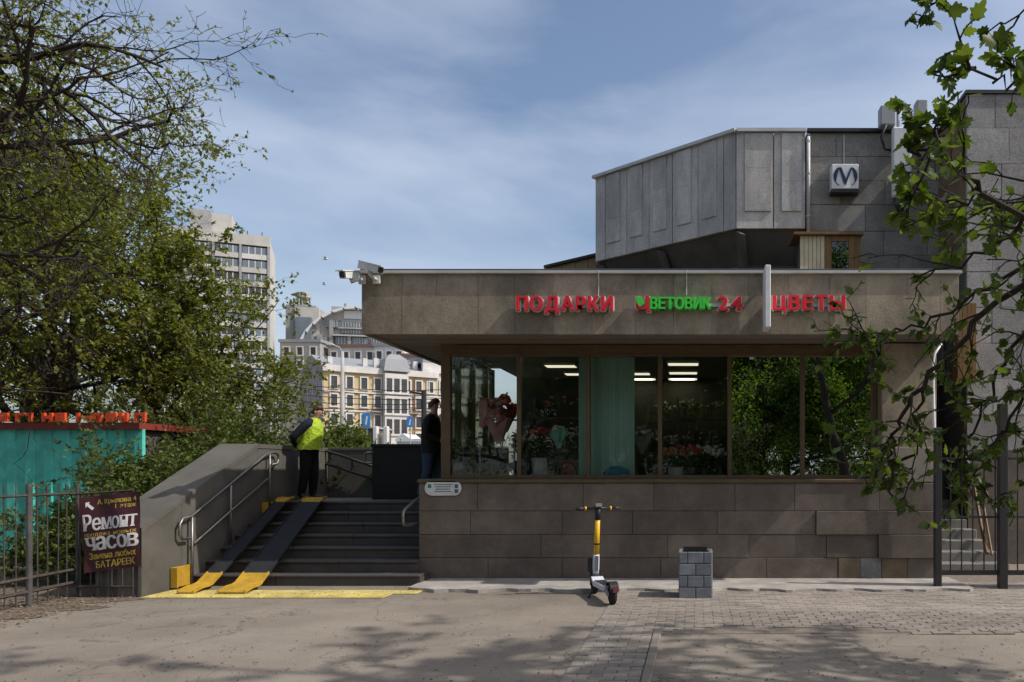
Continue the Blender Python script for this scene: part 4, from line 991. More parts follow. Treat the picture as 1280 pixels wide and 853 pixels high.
def btext(text, u0, u1_, v0, cap, mt, fat=.03, serif=False, capref='Н', skew=0):
    G = []; gap = .075
    for ch in text:
        if ch == ' ': G.append(None); continue
        V, Fs = glyph(ch); G.append((V, Fs, V[:,0].min(), V[:,0].max()))
    tot = sum((g_[3]-g_[2]) if g_ else .22 for g_ in G)+gap*(len(G)-1)
    H0, _ = glyph(capref, 0); ch_ = H0[:,1].max()
    s = MB(); x = 0.0
    for g_, ch in zip(G, text):
        if g_ is None: x += .22+gap; continue
        V, Fs, a, b = g_
        def mp_(gxv, gyv):
            return bpt(u0+(u1_-u0)*gxv/tot, v0+cap*gyv/ch_)+Vector((0, -.004, 0))
        for q, dx in enumerate((0, -fat, fat)):
            s.add([mp_(x+p[0]-a+dx, p[1])+Vector((0, -.0003*q, 0)) for p in V], Fs)
        if serif:
            w_ = b-a; hgt = V[:,1].max()
            for fx, tp in SERIF.get(ch, []):
                c_ = x+fx*w_; z_ = hgt if tp else 0; e_ = .05 if not tp else -.05
                q = [(c_-.13, z_), (c_+.13, z_), (c_+.13, z_+e_), (c_-.13, z_+e_)]
                s.add([mp_(a_, b_)+Vector((0,-.0006,0)) for a_, b_ in q], [(0,1,2,3)])
        x += b-a+gap
    s.build('printed_line', mt, bn)
btext('А. Крылова 4', .28, .95, .885, .066, M_BTXT_Y, .022)
btext('1', .612, .628, .81, .06, M_BTXT_Y, .0)
btext('этаж', .69, .94, .81, .06, M_BTXT_Y, .022)
btext('Ремонт', .06, .955, .55, .215, M_BTXT_W, .03, True)
btext('продажа', .06, .50, .468, .056, M_BTXT_Y, .012)
btext('новых', .56, .96, .468, .056, M_BTXT_Y, .012)
btext('часов', .07, .98, .285, .235, M_BTXT_W, .035, True)
btext('Замена любых', .09, .94, .165, .085, M_BTXT_Y, .022)
btext('БАТАРЕЕК', .20, .91, .045, .09, M_BTXT_Y, .026)
s = MB(); ar = [(.10,.925), (.165,.93), (.15,.905), (.235,.845), (.205,.815), (.125,.88), (.105,.855)]
s.add([bpt(u, v)+Vector((0,-.005,0)) for u, v in ar], [tuple(range(7))]); s.build('printed_arrow', M_BTXT_W, bn)

# turquoise kiosk behind the bars
YK = 13.2
kk = thing('turquoise_kiosk', (-11, YK, 0), 'turquoise sheet clad kiosk with red rooftop lettering behind the fence', 'kiosk')
x = -14.2; xk1 = gx(172, YK)
while x < xk1:
    s = MB(); w_ = .3
    s.prism([(x, YK), (x+.13, YK), (x+.15, YK-.025), (x+.28, YK-.025), (x+w_, YK), (x+w_, YK+.02), (x, YK+.02)], 'z', .17, gz(537,YK)); s.build('wall_sheet', M_TURQ, kk); x += w_
m = MB(); m.box((-14.2, YK+.03, 0), (xk1+.0, YK+2.6, gz(538,YK))); m.build('body', M_UNDER, kk)
m = MB(); m.box((-14.3, YK-.12, gz(537,YK)), (xk1+.1, YK+2.7, gz(529,YK))); m.build('roof_edge', mat('dark_red', (0.2, 0.03, 0.02), .6, .2), kk)
m = MB(); m.cbox((-14.2, YK-.1, 0), (xk1, YK-.03, .165), .02); m.build('base_beam', M_UNDER, kk)
for px_, w_, k in ((20, 20, 0), (53, 13, 1), (70, 12, 2), (96, 20, 1), (117, 10, 0), (133, 13, 2), (150, 10, 1), (168, 14, 0), (-8, 18, 2)):
    a, b = gx(px_, YK-.15), gx(px_+w_, YK-.15); z0_, z1_ = gz(528,YK), gz(517,YK); th = .045
    s = MB()
    s.box((a, YK-.17, z0_), (a+th, YK-.12, z1_)); s.box((b-th, YK-.171, z0_), (b, YK-.121, z1_))
    if k != 1: s.box((a+th, YK-.172, z1_-th), (b-th, YK-.122, z1_))
    if k != 0: s.box((a+th, YK-.172, (z0_+z1_)/2-th/2), (b-th, YK-.122, (z0_+z1_)/2+th/2))
    if k == 2: s.box((a+th, YK-.172, z0_), (b-th, YK-.122, z0_+th))
    s.build('roof_letter', M_ORANGE, kk)

# ------------------------------------------------------------------ planter
YPl = 9.8; px0, px1 = gx(848.5,YPl), gx(890.5,YPl); H_ = gz(690,YPl); D_ = px1-px0
plr = thing('concrete_planter', ((px0+px1)/2, YPl, 0), 'square blue-grey planter box of brick blocks on the pavement', 'planter')
M_BLOCK = mat('blue_grey_block', (0.175, 0.19, 0.215), 0.85, 0.14, 8, 0.4, 60, 0.25, rnd=0.12, stain=0.2, stain_scale=5, speck=0.12)
m = MB()
for a, b in (((px0+.012, YPl+.012), (px1-.012, YPl+.045)), ((px0+.012, YPl+D_-.045), (px1-.012, YPl+D_-.012)), ((px0+.012, YPl+.045), (px0+.045, YPl+D_-.045)), ((px1-.045, YPl+.045), (px1-.012, YPl+D_-.045))):
    m.box((a[0], a[1], .0), (b[0], b[1], H_-.012))
m.build('shell', mat('block_mortar', (0.1, 0.105, 0.115), .9, .2), plr)
ch_ = H_/4
for r_ in range(4):
    z0_, z1_ = r_*ch_+.004, (r_+1)*ch_-.004
    cut = [0, .5, 1] if r_ % 2 == 0 else [0, .26, .74, 1]
    for side in range(4):
        for a, b in zip(cut[:-1], cut[1:]):
            s = MB(); u0, u1_ = a*D_+.004, b*D_-.004
            if side == 0: s.cbox((px0+u0, YPl-.003, z0_), (px0+u1_, YPl+.03, z1_), .006)
            elif side == 1: s.cbox((px0+u0, YPl+D_-.03, z0_), (px0+u1_, YPl+D_+.003, z1_), .006)
            elif side == 2: s.cbox((px0-.003, YPl+max(u0,.032), z0_), (px0+.03, YPl+min(u1_,D_-.032), z1_), .006)
            else: s.cbox((px1-.03, YPl+max(u0,.032), z0_), (px1+.003, YPl+min(u1_,D_-.032), z1_), .006)
            s.build('block', M_BLOCK, plr)
m = MB(); m.box((px0+.045, YPl+.045, .38), (px1-.045, YPl+D_-.045, .42)); m.build('soil_fill', M_SOIL, plr)
m = MB(); m.cbox((px0+.05, YPl+D_*.55, H_-.12), (px1-.06, YPl+D_*.6, H_+.045), .004); m.build('liner', M_DKMETAL, plr)

# ------------------------------------------------------------------ electric scooter
sc = thing('electric_scooter', (-.98, 9.38, 0), 'yellow and white electric scooter parked on its kickstand', 'scooter', rz=R(20))
def part(nm, mt, par=sc, smooth=False): 
    o = s.build(nm, mt, par, local=True, smooth=smooth); return o
M_TYRE = mat('tyre', (0.03, 0.027, 0.026), .8, .3, 20, .3, 60, .2); M_BLK = mat('black_plastic', (0.022, 0.022, 0.023), .45, .2, 10, .05)
M_SYEL = mat('scooter_yellow', (0.72, 0.42, 0.015), .38, .05, 4, 0, 40, .45); M_SWHITE = mat('scooter_white', (0.58, 0.6, 0.66), .4, .06, 4, 0, 40, .45); M_SGREY = mat('scooter_grey', (0.3, 0.31, 0.28), .5, .1)
def wheel(yc):
    global s
    s = MB(); prof = []
    for k in range(13):
        a = -math.pi/2+math.pi*k/12; prof.append((.092+.036*math.cos(a), .034*math.sin(a)))
    s.lathe([(.07, -.034)] + prof + [(.07, .034)], (0, yc, .128), 26, 'x'); w_ = part('wheel', M_TYRE, smooth=True)
    s = MB(); s.lathe([(.012, -.028), (.066, -.026), (.085, -.02), (.085, .02), (.066, .026), (.012, .028)], (0, yc, .128), 20, 'x'); o = s.build('hub', M_SGREY, w_, local=True, smooth=False)
wheel(0.0); wheel(.93)
s = MB(); s.prism([(.10,.175),(.16,.145),(.70,.135),(.80,.20),(.80,.235),(.70,.195),(.16,.205),(.10,.215)], 'x', -.075, .075); part('deck', M_SWHITE)
s = MB(); s.box((-.062, .18, .199), (.062, .68, .206)); part('grip_mat', M_BLK)
for sx in (-1, 1):
    s = MB(); s.prism([(-.03,.11),(.03,.105),(.14,.15),(.14,.2),(.08,.2),(-.02,.15)], 'x', sx*.056-.008, sx*.056+.008); part('rear_fork', M_SGREY)
    s = MB(); s.prism([(.90,.11),(.96,.11),(.92,.30),(.86,.31)], 'x', sx*.052-.009, sx*.052+.009); part('front_fork', M_BLK)
s = MB()
rings = []
for k in range(9):
    a = R(20)+R(135)*k/8; c = (-.142*math.cos(a)*1.0+0.0, .128+.142*math.sin(a))
    rings.append([(-.05, c[0], c[1]), (.05, c[0], c[1]), (.05, c[0]*1.06, .128+(c[1]-.128)*1.06), (-.05, c[0]*1.06, .128+(c[1]-.128)*1.06)])
s.loft(rings); part('rear_mudguard', M_BLK)
s = MB(); s.obox((0, -.15, .20), (1,0,0), (0,.3,1), (0,1,-.3), .032, .035, .008); part('tail_light', mat('tail_red', (.09,.02,.02), .3, .1))
s = MB()
rings = []
for k in range(9):
    a = R(25)+R(125)*k/8; c = (.93-.145*math.cos(a), .128+.145*math.sin(a))
    rings.append([(-.045, c[0], c[1]), (.045, c[0], c[1]), (.045, c[0], c[1]+.008), (-.045, c[0], c[1]+.008)])
s.loft(rings); part('front_mudguard', M_BLK)
b0, b1 = Vector((0,.885,.26)), Vector((0,.745,1.10))
def on(t): return b0.lerp(b1, t)
s = MB(); s.tube([on(-.03), on(.08), on(.30)], [.045,.045,.04], 12); part('lower_stem', M_SWHITE, smooth=True)
s = MB(); s.tube([on(.30), on(.83)], [.037,.033], 12); part('upper_stem', M_SYEL, smooth=True)
s = MB(); s.tube([on(.45), on(.475)], .0385, 12); part('stem_band', M_BLK)
s = MB(); s.obox(on(.17)+Vector((0,-.043,-.008)), (1,0,0), (0,.98,-.16), (0,-.16,.98), .022, .006, .10); part('stem_label', mat('label_grey', (.13,.14,.17), .5, .2))
s = MB(); s.tube([on(.83), on(1.0)], [.036,.036], 12); part('stem_head', M_BLK, smooth=True)
s = MB(); s.tube([(-.17,.745,1.10), (.17,.745,1.10)], .018, 10); part('handlebar', M_BLK, smooth=True)
for sx in (-1, 1):
    s = MB(); s.tube([(sx*.17,.745,1.10), (sx*.285,.735,1.095)], .019, 10); part('grip', M_BLK, smooth=True)
    s = MB(); s.tube([(sx*.150,.745,1.10), (sx*.172,.745,1.10)], .026, 10); part('grip_ring', M_SYEL, smooth=True)
    s = MB(); s.tube([(sx*.12,.75,1.09), (sx*.14,.79,1.08), (sx*.22,.80,1.075)], .008, 6); part('brake_lever', M_BLK)
s = MB(); s.obox((0,.735,1.125), (1,0,0), (0,1,-.5), (0,.5,1), .04, .045, .022); part('display', mat('display_grey', (.12,.125,.13), .25, .1))
s = MB(); s.tube([(0,.80,1.0), (.02,.86,.9), (.03,.9,.5), (.03,.92,.3)], .007, 6); part('brake_cable', M_BLK)
s = MB(); s.cbox((-.09,.86,.28), (-.045,.95,.46), .01); part('lock_box', M_BLK)
s = MB(); s.tube([(-.06,.62,.14), (-.15,.60,.012)], .011, 7); s.tube([(-.15,.57,.01), (-.15,.64,.01)], .011, 6); part('kickstand', M_BLK)

# ------------------------------------------------------------------ people
def skin_mesh(V, E, rad, sub=2):
    me = bpy.data.meshes.new('skin'); me.from_pydata([tuple(v) for v in V], E, [])
    o = bpy.data.objects.new('skin', me); COL.objects.link(o)
    o.modifiers.new('s', 'SKIN'); sm = o.modifiers.new('d', 'SUBSURF'); sm.levels = sub; sm.render_levels = sub
    for i, r_ in enumerate(rad):
        me.skin_vertices[0].data[i].radius = (r_, r_) if not hasattr(r_, '__len__') else r_
        me.skin_vertices[0].data[i].use_root = (i == 0)
    dg = bpy.context.evaluated_depsgraph_get(); out = bpy.data.meshes.new_from_object(o.evaluated_get(dg))
    bpy.data.objects.remove(o); bpy.data.meshes.remove(me)
    out.polygons.foreach_set('use_smooth', [True]*len(out.polygons)); return out
M_SKIN = mat('skin', (0.56, 0.33, 0.25), .55, .08, 12, 0, 40, .35); M_HAIR = mat('brown_hair', (0.075, 0.032, 0.018), .6, .3, 30, .3, 80, .3)
M_NAVYC = mat('navy_cloth', (0.016, 0.019, 0.03), .85, .2, 12, .25, 60, .15); M_BLACKC = mat('black_trousers', (0.012, 0.012, 0.014), .85, .2, 12, .25, 60, .15)
M_VEST = mat('hi_vis_yellow', (0.42, 0.58, 0.035), .6, .12, 10, .9, 14, .3, bdist=.05); M_SHOE = mat('black_shoe', (0.012, 0.012, 0.012), .4, .1)
M_JEAN = mat('blue_jeans', (0.05, 0.075, 0.14), .85, .2, 12, .2, 60, .15); M_JACK = mat('black_jacket', (0.014, 0.014, 0.016), .7, .2, 12, .25, 60, .2); M_REFL = mat('reflective_tape', (0.5, 0.5, 0.48), .35, .05)
def figure(root, J, upper, lower):
    """J: joint table (x forward, y to the left, z up). One continuous skinned body with head, hands and fingers."""
    V, E, rad, tagz = [], [], [], []
    def v(p, r_, par=None, z='u'):
        V.append(Vector(p)); rad.append(r_); tagz.append(z)
        if par is not None: E.append((par, len(V)-1))
        return len(V)-1
    pel = v(J['pelvis'], (.135, .15), None, 'l'); bel = v(J['belly'], (.135, .155), pel); che = v(J['chest'], (.13, .165), bel); upc = v(J['upchest'], (.10, .12), che)
    nb = v(J['neck'], .056, upc, 's'); nk = v(J['chin'], .055, nb, 's'); hd = v(J['head'], (.083, .078), nk, 's'); ht = v(J['crown'], (.066, .06), hd, 's')
    f = Vector(J['face']).normalized()
    for sd, nm in ((1, 'L'), (-1, 'R')):
        h = v(J['hip'+nm], .115, pel, 'l'); mt = v((Vector(J['hip'+nm])+Vector(J['knee'+nm]))/2, .105, h, 'l'); k = v(J['knee'+nm], .086, mt, 'l'); c = v((Vector(J['knee'+nm])*.6+Vector(J['ankle'+nm])*.4), .078, k, 'l')
        a = v(J['ankle'+nm], .068, c, 'l'); b = v(Vector(J['ankle'+nm])+Vector(J['foot'+nm])*.5+Vector((0,0,-.035)), .046, a, 'f'); v(Vector(J['ankle'+nm])+Vector(J['foot'+nm])+Vector((0,0,-.045)), .036, b, 'f')
        s0 = v(J['sh'+nm], .08, upc, 'u'); m1 = v((Vector(J['sh'+nm])+Vector(J['el'+nm]))/2, .072, s0); e = v(J['el'+nm], .064, m1); m2 = v((Vector(J['el'+nm])+Vector(J['wr'+nm]))/2, .055, e); w_ = v(J['wr'+nm], .031, m2, 'u')
        hdv = Vector(J['hand'+nm]); pl_ = v(Vector(J['wr'+nm])+hdv*.45, (.034, .022), w_, 's'); kn = v(Vector(J['wr'+nm])+hdv*.9, (.034, .02), pl_, 's')
        side = hdv.cross(Vector((0,1,.2))).normalized() if abs(hdv.normalized().y) < .9 else Vector((1,0,0))
        curl = Vector((0, -sd*.4, .3)).normalized()
        for q in range(4):
            o = side*(q-1.5)*.019; L_ = [.055,.065,.06,.045][q]
            f1 = v(Vector(V[kn])+o+hdv.normalized()*.03, .0095, kn, 's'); f2 = v(Vector(V[f1])+hdv.normalized()*L_*.5+curl*.012, .0088, f1, 's'); v(Vector(V[f2])+hdv.normalized()*L_*.3+curl*.03, .0075, f2, 's')
        th = v(Vector(V[pl_])+side*.036+hdv*.15, .011, pl_, 's'); v(Vector(V[th])+side*.012+hdv.normalized()*.045, .009, th, 's')
    me = skin_mesh(V, E, rad)
    for m_ in (upper, lower, M_SKIN, M_SHOE): me.materials.append(m_)
    P = np.array([p[:] for p in V]); idx = {'u': 0, 'l': 1, 's': 2, 'f': 3}
    # colour follows the nearest bone
    seg = [(P[a], P[b], idx[tagz[b]]) for a, b in E]
    mi = []
    for p in me.polygons:
        c = np.array(p.center); best = 9; bi = 0
        for a, b, k in seg:
            d = b-a; t = min(1, max(0, float((c-a)@d)/(float(d@d)+1e-9))); e = float(np.linalg.norm(c-a-t*d))
            if e < best: best = e; bi = k
        mi.append(bi)
    me.polygons.foreach_set('material_index', mi); me.name = 'body'
    link('body', me, root)
    # face: nose, ears, eyes, mouth; hair
    H = Vector(J['head']); u = Vector((0,0,1)); sdv = u.cross(f).normalized()
    s = MB(); s.ball(H+f*.093+u*(-.012), .017, 1.1, .8, 1.5, 8, 6); s.build('nose', M_SKIN, root, local=True, smooth=True)
    for sg in (-1, 1):
        s = MB(); s.ball(H+sdv*sg*.083+u*(-.005)-f*.005, .03, .7, .35, 1.05, 8, 6); s.build('ear', M_SKIN, root, local=True, smooth=True)
        s = MB(); s.ball(H+sdv*sg*.032+u*.018+f*.08, .009, 1, 1, .7, 7, 5); s.build('eye', M_BLK, root, local=True)
    s = MB(); s.ball(H+f*.083-u*.052, .02, .5, 1, .28, 8, 5); s.build('mouth', M_ROSE, root, local=True)
    s = MB(); rings = []
    for i in range(7):
        t = i/6*math.pi*.5; rr = math.cos(t)
        ring = []
        for k in range(18):
            a = 2*math.pi*k/18; dirv = f*math.cos(a)+sdv*math.sin(a); low = -.04 if math.cos(a) < -.35 else (.012 if math.cos(a) < .3 else .05)
            zz = low*(1-i/6)+(.112)*math.sin(t)*(1) if i else low
            wob = 1+.05*math.sin(k*5.3+i*2.1)
            ring.append(H-f*.006+dirv*(.093*rr*wob+.002)*(1.06 if math.cos(a) < 0 else .97)+u*zz)
        rings.append(ring)
    s.loft(rings); s.build('hair', M_HAIR, root, local=True, smooth=True)

gd = thing('person', (gx(387,13.62), 13.62, 1.06), 'person in yellow hi-vis vest and dark uniform, hands clasped behind back', 'person')
gd.scale = (.97, .97, .97)
J = dict(pelvis=(-.01,0,.88), belly=(.01,0,1.04), chest=(.04,0,1.22), upchest=(.06,0,1.34), neck=(.095,0,1.43), chin=(.125,0,1.485), head=(.15,0,1.555), crown=(.145,0,1.625), face=(1,-.12,-.03),
  hipL=(0,.09,.84), kneeL=(.03,.10,.46), ankleL=(-.0,.11,.085), footL=(.19,.02,0), hipR=(-.02,-.09,.84), kneeR=(-.03,-.10,.46), ankleR=(-.11,-.10,.085), footR=(.19,-.02,0),
  shL=(.05,.185,1.335), elL=(-.12,.27,1.10), wrL=(-.2,.09,.93), handL=(-.01,-.09,-.04), shR=(.05,-.205,1.335), elR=(-.15,-.29,1.09), wrR=(-.205,-.08,.94), handR=(-.01,.09,-.04))
figure(gd, J, M_NAVYC, M_BLACKC)
s = MB(); rings = []
for z_, cx_, a, b in ((.885,-.005,.20,.215), (.95,.0,.20,.215), (1.05,.012,.192,.21), (1.16,.03,.185,.21), (1.26,.045,.178,.21), (1.34,.055,.155,.195), (1.40,.065,.115,.14), (1.44,.08,.08,.09)):
    rings.append([(cx_+a*math.cos(2*math.pi*k/24)*(1+.025*math.sin(k*2.7+z_*30)), b*math.sin(2*math.pi*k/24)*(1+.02*math.sin(k*3.3+z_*23)), z_+.006*math.sin(k*2.1)) for k in range(24)])
s.loft(rings, cap=False); vest = s.build('vest', M_VEST, gd, local=True, smooth=True)
pp_ = thing('person', (-4.42, 13.35, 1.06), 'person in black jacket and blue jeans half hidden behind the corner post', 'person')
J2 = dict(J); J2.update(shR=(.03,-.19,1.36), elR=(.0,-.25,1.10), wrR=(.22,-.2,1.0), handR=(.1,0,.0), shL=(.03,.19,1.36), elL=(-.02,.25,1.10), wrL=(.22,.2,1.0), handL=(.1,0,.0), upchest=(.03,0,1.36), chest=(.02,0,1.22), neck=(.04,0,1.46), chin=(.05,0,1.52), head=(.06,0,1.6), crown=(.055,0,1.67), ankleR=(-.16,-.1,.1), kneeR=(-.02,-.1,.47), kneeL=(.1,.1,.47), ankleL=(.12,.11,.085), face=(1,.3,0))
figure(pp_, J2, M_JACK, M_JEAN)
s = MB(); rings = []
for z_, a, b in ((.80,.175,.21), (.95,.17,.2), (1.1,.165,.195), (1.25,.155,.2), (1.36,.13,.18), (1.44,.08,.1)):
    rings.append([(.01+a*math.cos(2*math.pi*k/20), b*math.sin(2*math.pi*k/20)*(1+.02*math.sin(k*3)), z_) for k in range(20)])
s.loft(rings, cap=False); s.build('jacket', M_JACK, pp_, local=True, smooth=True)

# ------------------------------------------------------------------ trees
def np_mesh(name, V, T, mt):
    me = bpy.data.meshes.new(name); nv, nt_ = len(V), len(T)
    me.vertices.add(nv); me.vertices.foreach_set('co', np.asarray(V, dtype=np.float32).ravel())
    k = T.shape[1]
    me.loops.add(nt_*k); me.loops.foreach_set('vertex_index', np.asarray(T, dtype=np.int32).ravel())
    me.polygons.add(nt_); me.polygons.foreach_set('loop_start', np.arange(0, nt_*k, k, dtype=np.int32))
    try: me.polygons.foreach_set('loop_total', np.full(nt_, k, dtype=np.int32))
    except Exception: pass
    me.update(calc_edges=True); me.materials.append(mt); return me
KITE = np.array([(0,0,0), (.32,.45,.06), (0,1,.0), (-.32,.45,.06)])
def lobed():
    pts = [(0,0)]; half = [(.10,.03),(.30,.10),(.24,.22),(.48,.36),(.30,.44),(.36,.66),(.18,.68),(.14,.86),(0,1.0)]
    right = [(x, y) for x, y in half]; left = [(-x, y) for x, y in reversed(half[:-1])]
    L_ = [(0,.0)] + right + left
    return np.array([(x, y, .18*abs(x)) for x, y in L_])
LOBE = lobed()
def leaves(anchors, dirs, size, rng_, droop=.2, shape='kite', sj=.35, flat=.55):
    A_ = np.asarray(anchors); n = len(A_)
    D = np.asarray(dirs)*.7 + rng_.normal(0, .8, (n,3)); D[:,2] -= droop; D /= np.linalg.norm(D, axis=1)[:,None]
    N0 = rng_.normal(0, flat, (n,3)); N0[:,2] += 1.0
    X = np.cross(D, N0); X /= (np.linalg.norm(X, axis=1)[:,None]+1e-9); Z = np.cross(X, D)
    S = size*(1+rng_.uniform(-sj, sj, n))
    base = KITE if shape == 'kite' else LOBE
    V = A_[:,None,:] + S[:,None,None]*(X[:,None,:]*base[None,:,0:1] + D[:,None,:]*base[None,:,1:2] + Z[:,None,:]*base[None,:,2:3])
    k = len(base); o = (np.arange(n)*k)[:,None]
    if shape == 'kite': T = np.concatenate([o+np.array([[0,1,2]]), o+np.array([[0,2,3]])], 0)
    else: T = np.concatenate([o+np.array([[0,i,i+1]]) for i in range(1, k-1)], 0)
    return V.reshape(-1,3), T
class Tree:
    def __init__(s, seed): s.r = random.Random(seed); s.rng = np.random.default_rng(seed); s.wood = MB(); s.twig = MB(); s.an = []; s.di = []
    def branch(s, p, d, L_, r0, lvl, P):
        r_ = s.r; n = max(3, int(4 + L_*P.get('seg', 2.2))); n = min(n, 11); pts = [Vector(p)]; d = Vector(d).normalized(); w_ = P['wander'][min(lvl, len(P['wander'])-1)]
        trop = P['trop'][min(lvl, len(P['trop'])-1)]
        ds = [d.copy()]
        for i in range(n):
            d = (d + Vector((r_.gauss(0,w_), r_.gauss(0,w_), r_.gauss(0,w_)+trop))).normalized()
            pts.append(pts[-1]+d*L_/n); ds.append(d.copy())
        rad = [max(.0026, r0*(1-.75*i/n)) for i in range(n+1)]
        last = lvl >= P['levels']
        tgt = s.wood if r0 > .012 else s.twig
        tgt.tube(pts, rad, 8 if r0 > .06 else (5 if r0 > .015 else 3), cap=(r0 > .03))
        if lvl >= P['leaf_from']:
            k = P['leaf_n']; 
            for _ in range(k if last else max(1, k//2)):
                t = r_.random()**.6; j = min(n-1, int(t*n)); q = pts[j].lerp(pts[j+1], t*n-j); s.an.append(tuple(q)); s.di.append(tuple(ds[j]))
        if not last:
            nc = P['kids'][min(lvl, len(P['kids'])-1)]
            for c in range(nc):
                t = P['t0'][min(lvl, len(P['t0'])-1)] + (1-P['t0'][min(lvl, len(P['t0'])-1)])*(c+r_.random())/nc
                j = min(n-1, int(t*n)); q = pts[j].lerp(pts[j+1], min(1, t*n-j)); dd = ds[j]
                ang = R(r_.uniform(*P['angle'])); ax = dd.orthogonal().normalized(); ax.rotate(Matrix.Rotation(r_.random()*6.283, 3, dd))
                nd = dd.copy(); nd.rotate(Matrix.Rotation(ang, 3, ax))
                if 'bias' in P: nd = (nd + Vector(P['bias'])*.35).normalized()
                s.branch(q, nd, L_*r_.uniform(*P['len']), max(.002, rad[j]*r_.uniform(.5,.7)), lvl+1, P)
    def finish(s, root, leafm, size, mult=1, jit=.1, **kw):
        if mult > 1 and s.an:
            A0 = np.repeat(np.array(s.an), mult, 0); s.an = A0 + s.rng.normal(0, jit, A0.shape); s.di = np.repeat(np.array(s.di), mult, 0)
        s.wood.build('trunk', M_BARK, root) if len(s.wood.v) else None
        if len(s.twig.v): 
            o = s.twig.build('twigs', M_TWIG, root); o['kind'] = 'stuff'
        if len(s.an):
            V, T = leaves(np.array(s.an), np.array(s.di), size, s.rng, **kw); V = V - np.array(OFF[root.name])
            link('crown', np_mesh('crown', V, T, leafm), root)
DEF = dict(levels=4, leaf_from=3, leaf_n=7, kids=[7,5,5,4], len=(.45,.68), angle=(28,62), wander=[.08,.16,.2,.22], trop=[.03,.02,0,-.02], t0=[.35,.2,.15,.1])
def tree(name, base, H, r0, label, seed, leafm, size, lean=(0,0,1), cat='tree', group=None, **kw):
    P = dict(DEF); lk = {k: kw.pop(k) for k in list(kw) if k in ('droop','shape','sj','flat','mult','jit')}; P.update(kw)
    t_ = thing(name, base, label, cat, group); T_ = Tree(seed); T_.branch(base, lean, H, r0, 0, P); T_.finish(t_, leafm, size, **lk); return t_, T_

# left: big overhanging tree whose limbs come in from outside, over the fence
TL = thing('overhanging_tree', (-10.2, 8.9, 0), 'large dark branched tree with tiny young leaves reaching over the fence', 'tree')
T_ = Tree(11)
T_.wood.tube([(-10.2,8.9,0), (-10.15,8.95,1.4), (-10.0,9.0,2.8), (-9.8,9.1,4.2), (-9.5,9.1,5.8), (-9.4,9.2,7.6)], [.26,.22,.2,.18,.13,.08], 10)
PB = dict(DEF); PB.update(levels=4, leaf_from=4, leaf_n=2, kids=[8,9,7,4], len=(.3,.5), wander=[.10,.17,.22,.26], trop=[-.015,-.02,-.02,-.02], t0=[.15,.1,.1,.1], angle=(25,65), seg=3)
for p, d, L_, r_ in [((-9.8,9.1,4.6), (1,.05,.35), 3.7, .08), ((-9.7,9.1,5.0), (1,-.05,.36), 3.7, .08), ((-9.75,9.1,4.4), (.9,.25,.15), 3.2, .06), ((-9.6,9.1,5.5), (.9,.2,.2), 3.5, .07), ((-9.5,9.1,6.0), (1,.0,.02), 3.4, .06), ((-9.9,9.1,4.0), (.8,-.25,.35), 2.9, .05), ((-9.5,9.15,6.8), (.9,-.1,-.16), 3.5, .06), ((-9.45,9.2,7.2), (.8,.3,-.2), 3.4, .06), ((-9.4,9.2,7.4), (.8,0,-.05), 3.6, .06)]:
    T_.branch(p, d, L_, r_, 1, PB)
T_.branch((-10.1,9.3,2.5), (1,.35,-.1), 2.4, .03, 2, dict(PB, leaf_n=3, trop=[0,0,-.02,-.02])); T_.branch((-10.1,9.6,2.9), (.9,.5,.0), 2.2, .03, 2, dict(PB, leaf_n=3))
T_.finish(TL, M_LEAF, .055, droop=.5)

PT = dict(levels=4, leaf_from=2, leaf_n=7, kids=[14,7,6,4], len=(.34,.54), t0=[.36,.12,.1,.1], angle=(35,75), trop=[.02,.02,.0,-.03], bias=(.0,-.0,.0))
tree('hawthorn_tree', (-11.3, 12.2, 0), 6.6, .13, 'dense leafy tree standing just in front of the turquoise kiosk', 21, M_LEAF, .075, **dict(PT, t0=[.52,.12,.1,.1], trop=[.02,.06,.02,0]))
tree('hawthorn_tree', (-13.4, 12.4, 0), 6.8, .15, 'dense leafy tree shading the far end of the kiosk', 22, M_LEAF, .075, **dict(PT, t0=[.52,.12,.1,.1], trop=[.02,.06,.02,0]))
tree('lime_tree', (-11.6, 16.8, 0), 6.0, .13, 'leafy tree behind the kiosk with boughs toward the high-rise', 23, M_LEAF, .08, **dict(PT, t0=[.2,.12,.1,.1], len=(.26,.42)))
tree('lime_tree', (-14.8, 18.0, 0), 8.2, .2, 'tall tree at the back of the thicket', 24, M_LEAF, .09, **dict(PT, t0=[.2,.12,.1,.1]))
PBsh = dict(levels=3, leaf_from=1, leaf_n=9, kids=[9,7,6], len=(.5,.75), t0=[.05,.1,.1], angle=(25,70), wander=[.15,.2,.22], trop=[.02,.0,0])
def bush(base, H, n, label, seed, leafm, size, spread=.9, name='leafy_bush', **kw):
    P = dict(DEF); P.update(PBsh); P.update(kw); t_ = thing(name, base, label, 'bush'); T2 = Tree(seed); rr = random.Random(seed)
    for _ in range(n):
        a = rr.random()*6.283; T2.branch(Vector(base)+Vector((rr.gauss(0,.12), rr.gauss(0,.12), 0)), (math.cos(a)*spread*rr.random(), math.sin(a)*spread*rr.random(), 1), H*rr.uniform(.7,1.1), .022, 0, P)
    T2.finish(t_, leafm, size); return t_
bush((-9.35, 15.9, 0), 2.0, 13, 'rounded bright green bush behind the flat end of the sloping parapet', 31, M_LEAF2, .07)
bush((-8.8, 14.3, 0), 1.6, 10, 'dense bush beside the kiosk corner', 32, M_LEAF2, .07)
bush((-8.35, 11.7, 0), 0.9, 8, 'dark low bush right behind the maroon banner', 33, M_LEAF2, .06, .7)
bush((-8.6, 12.9, 0), 1.35, 9, 'bush pressed against the outer side of the sloping parapet', 34, M_LEAF2, .065, .6)

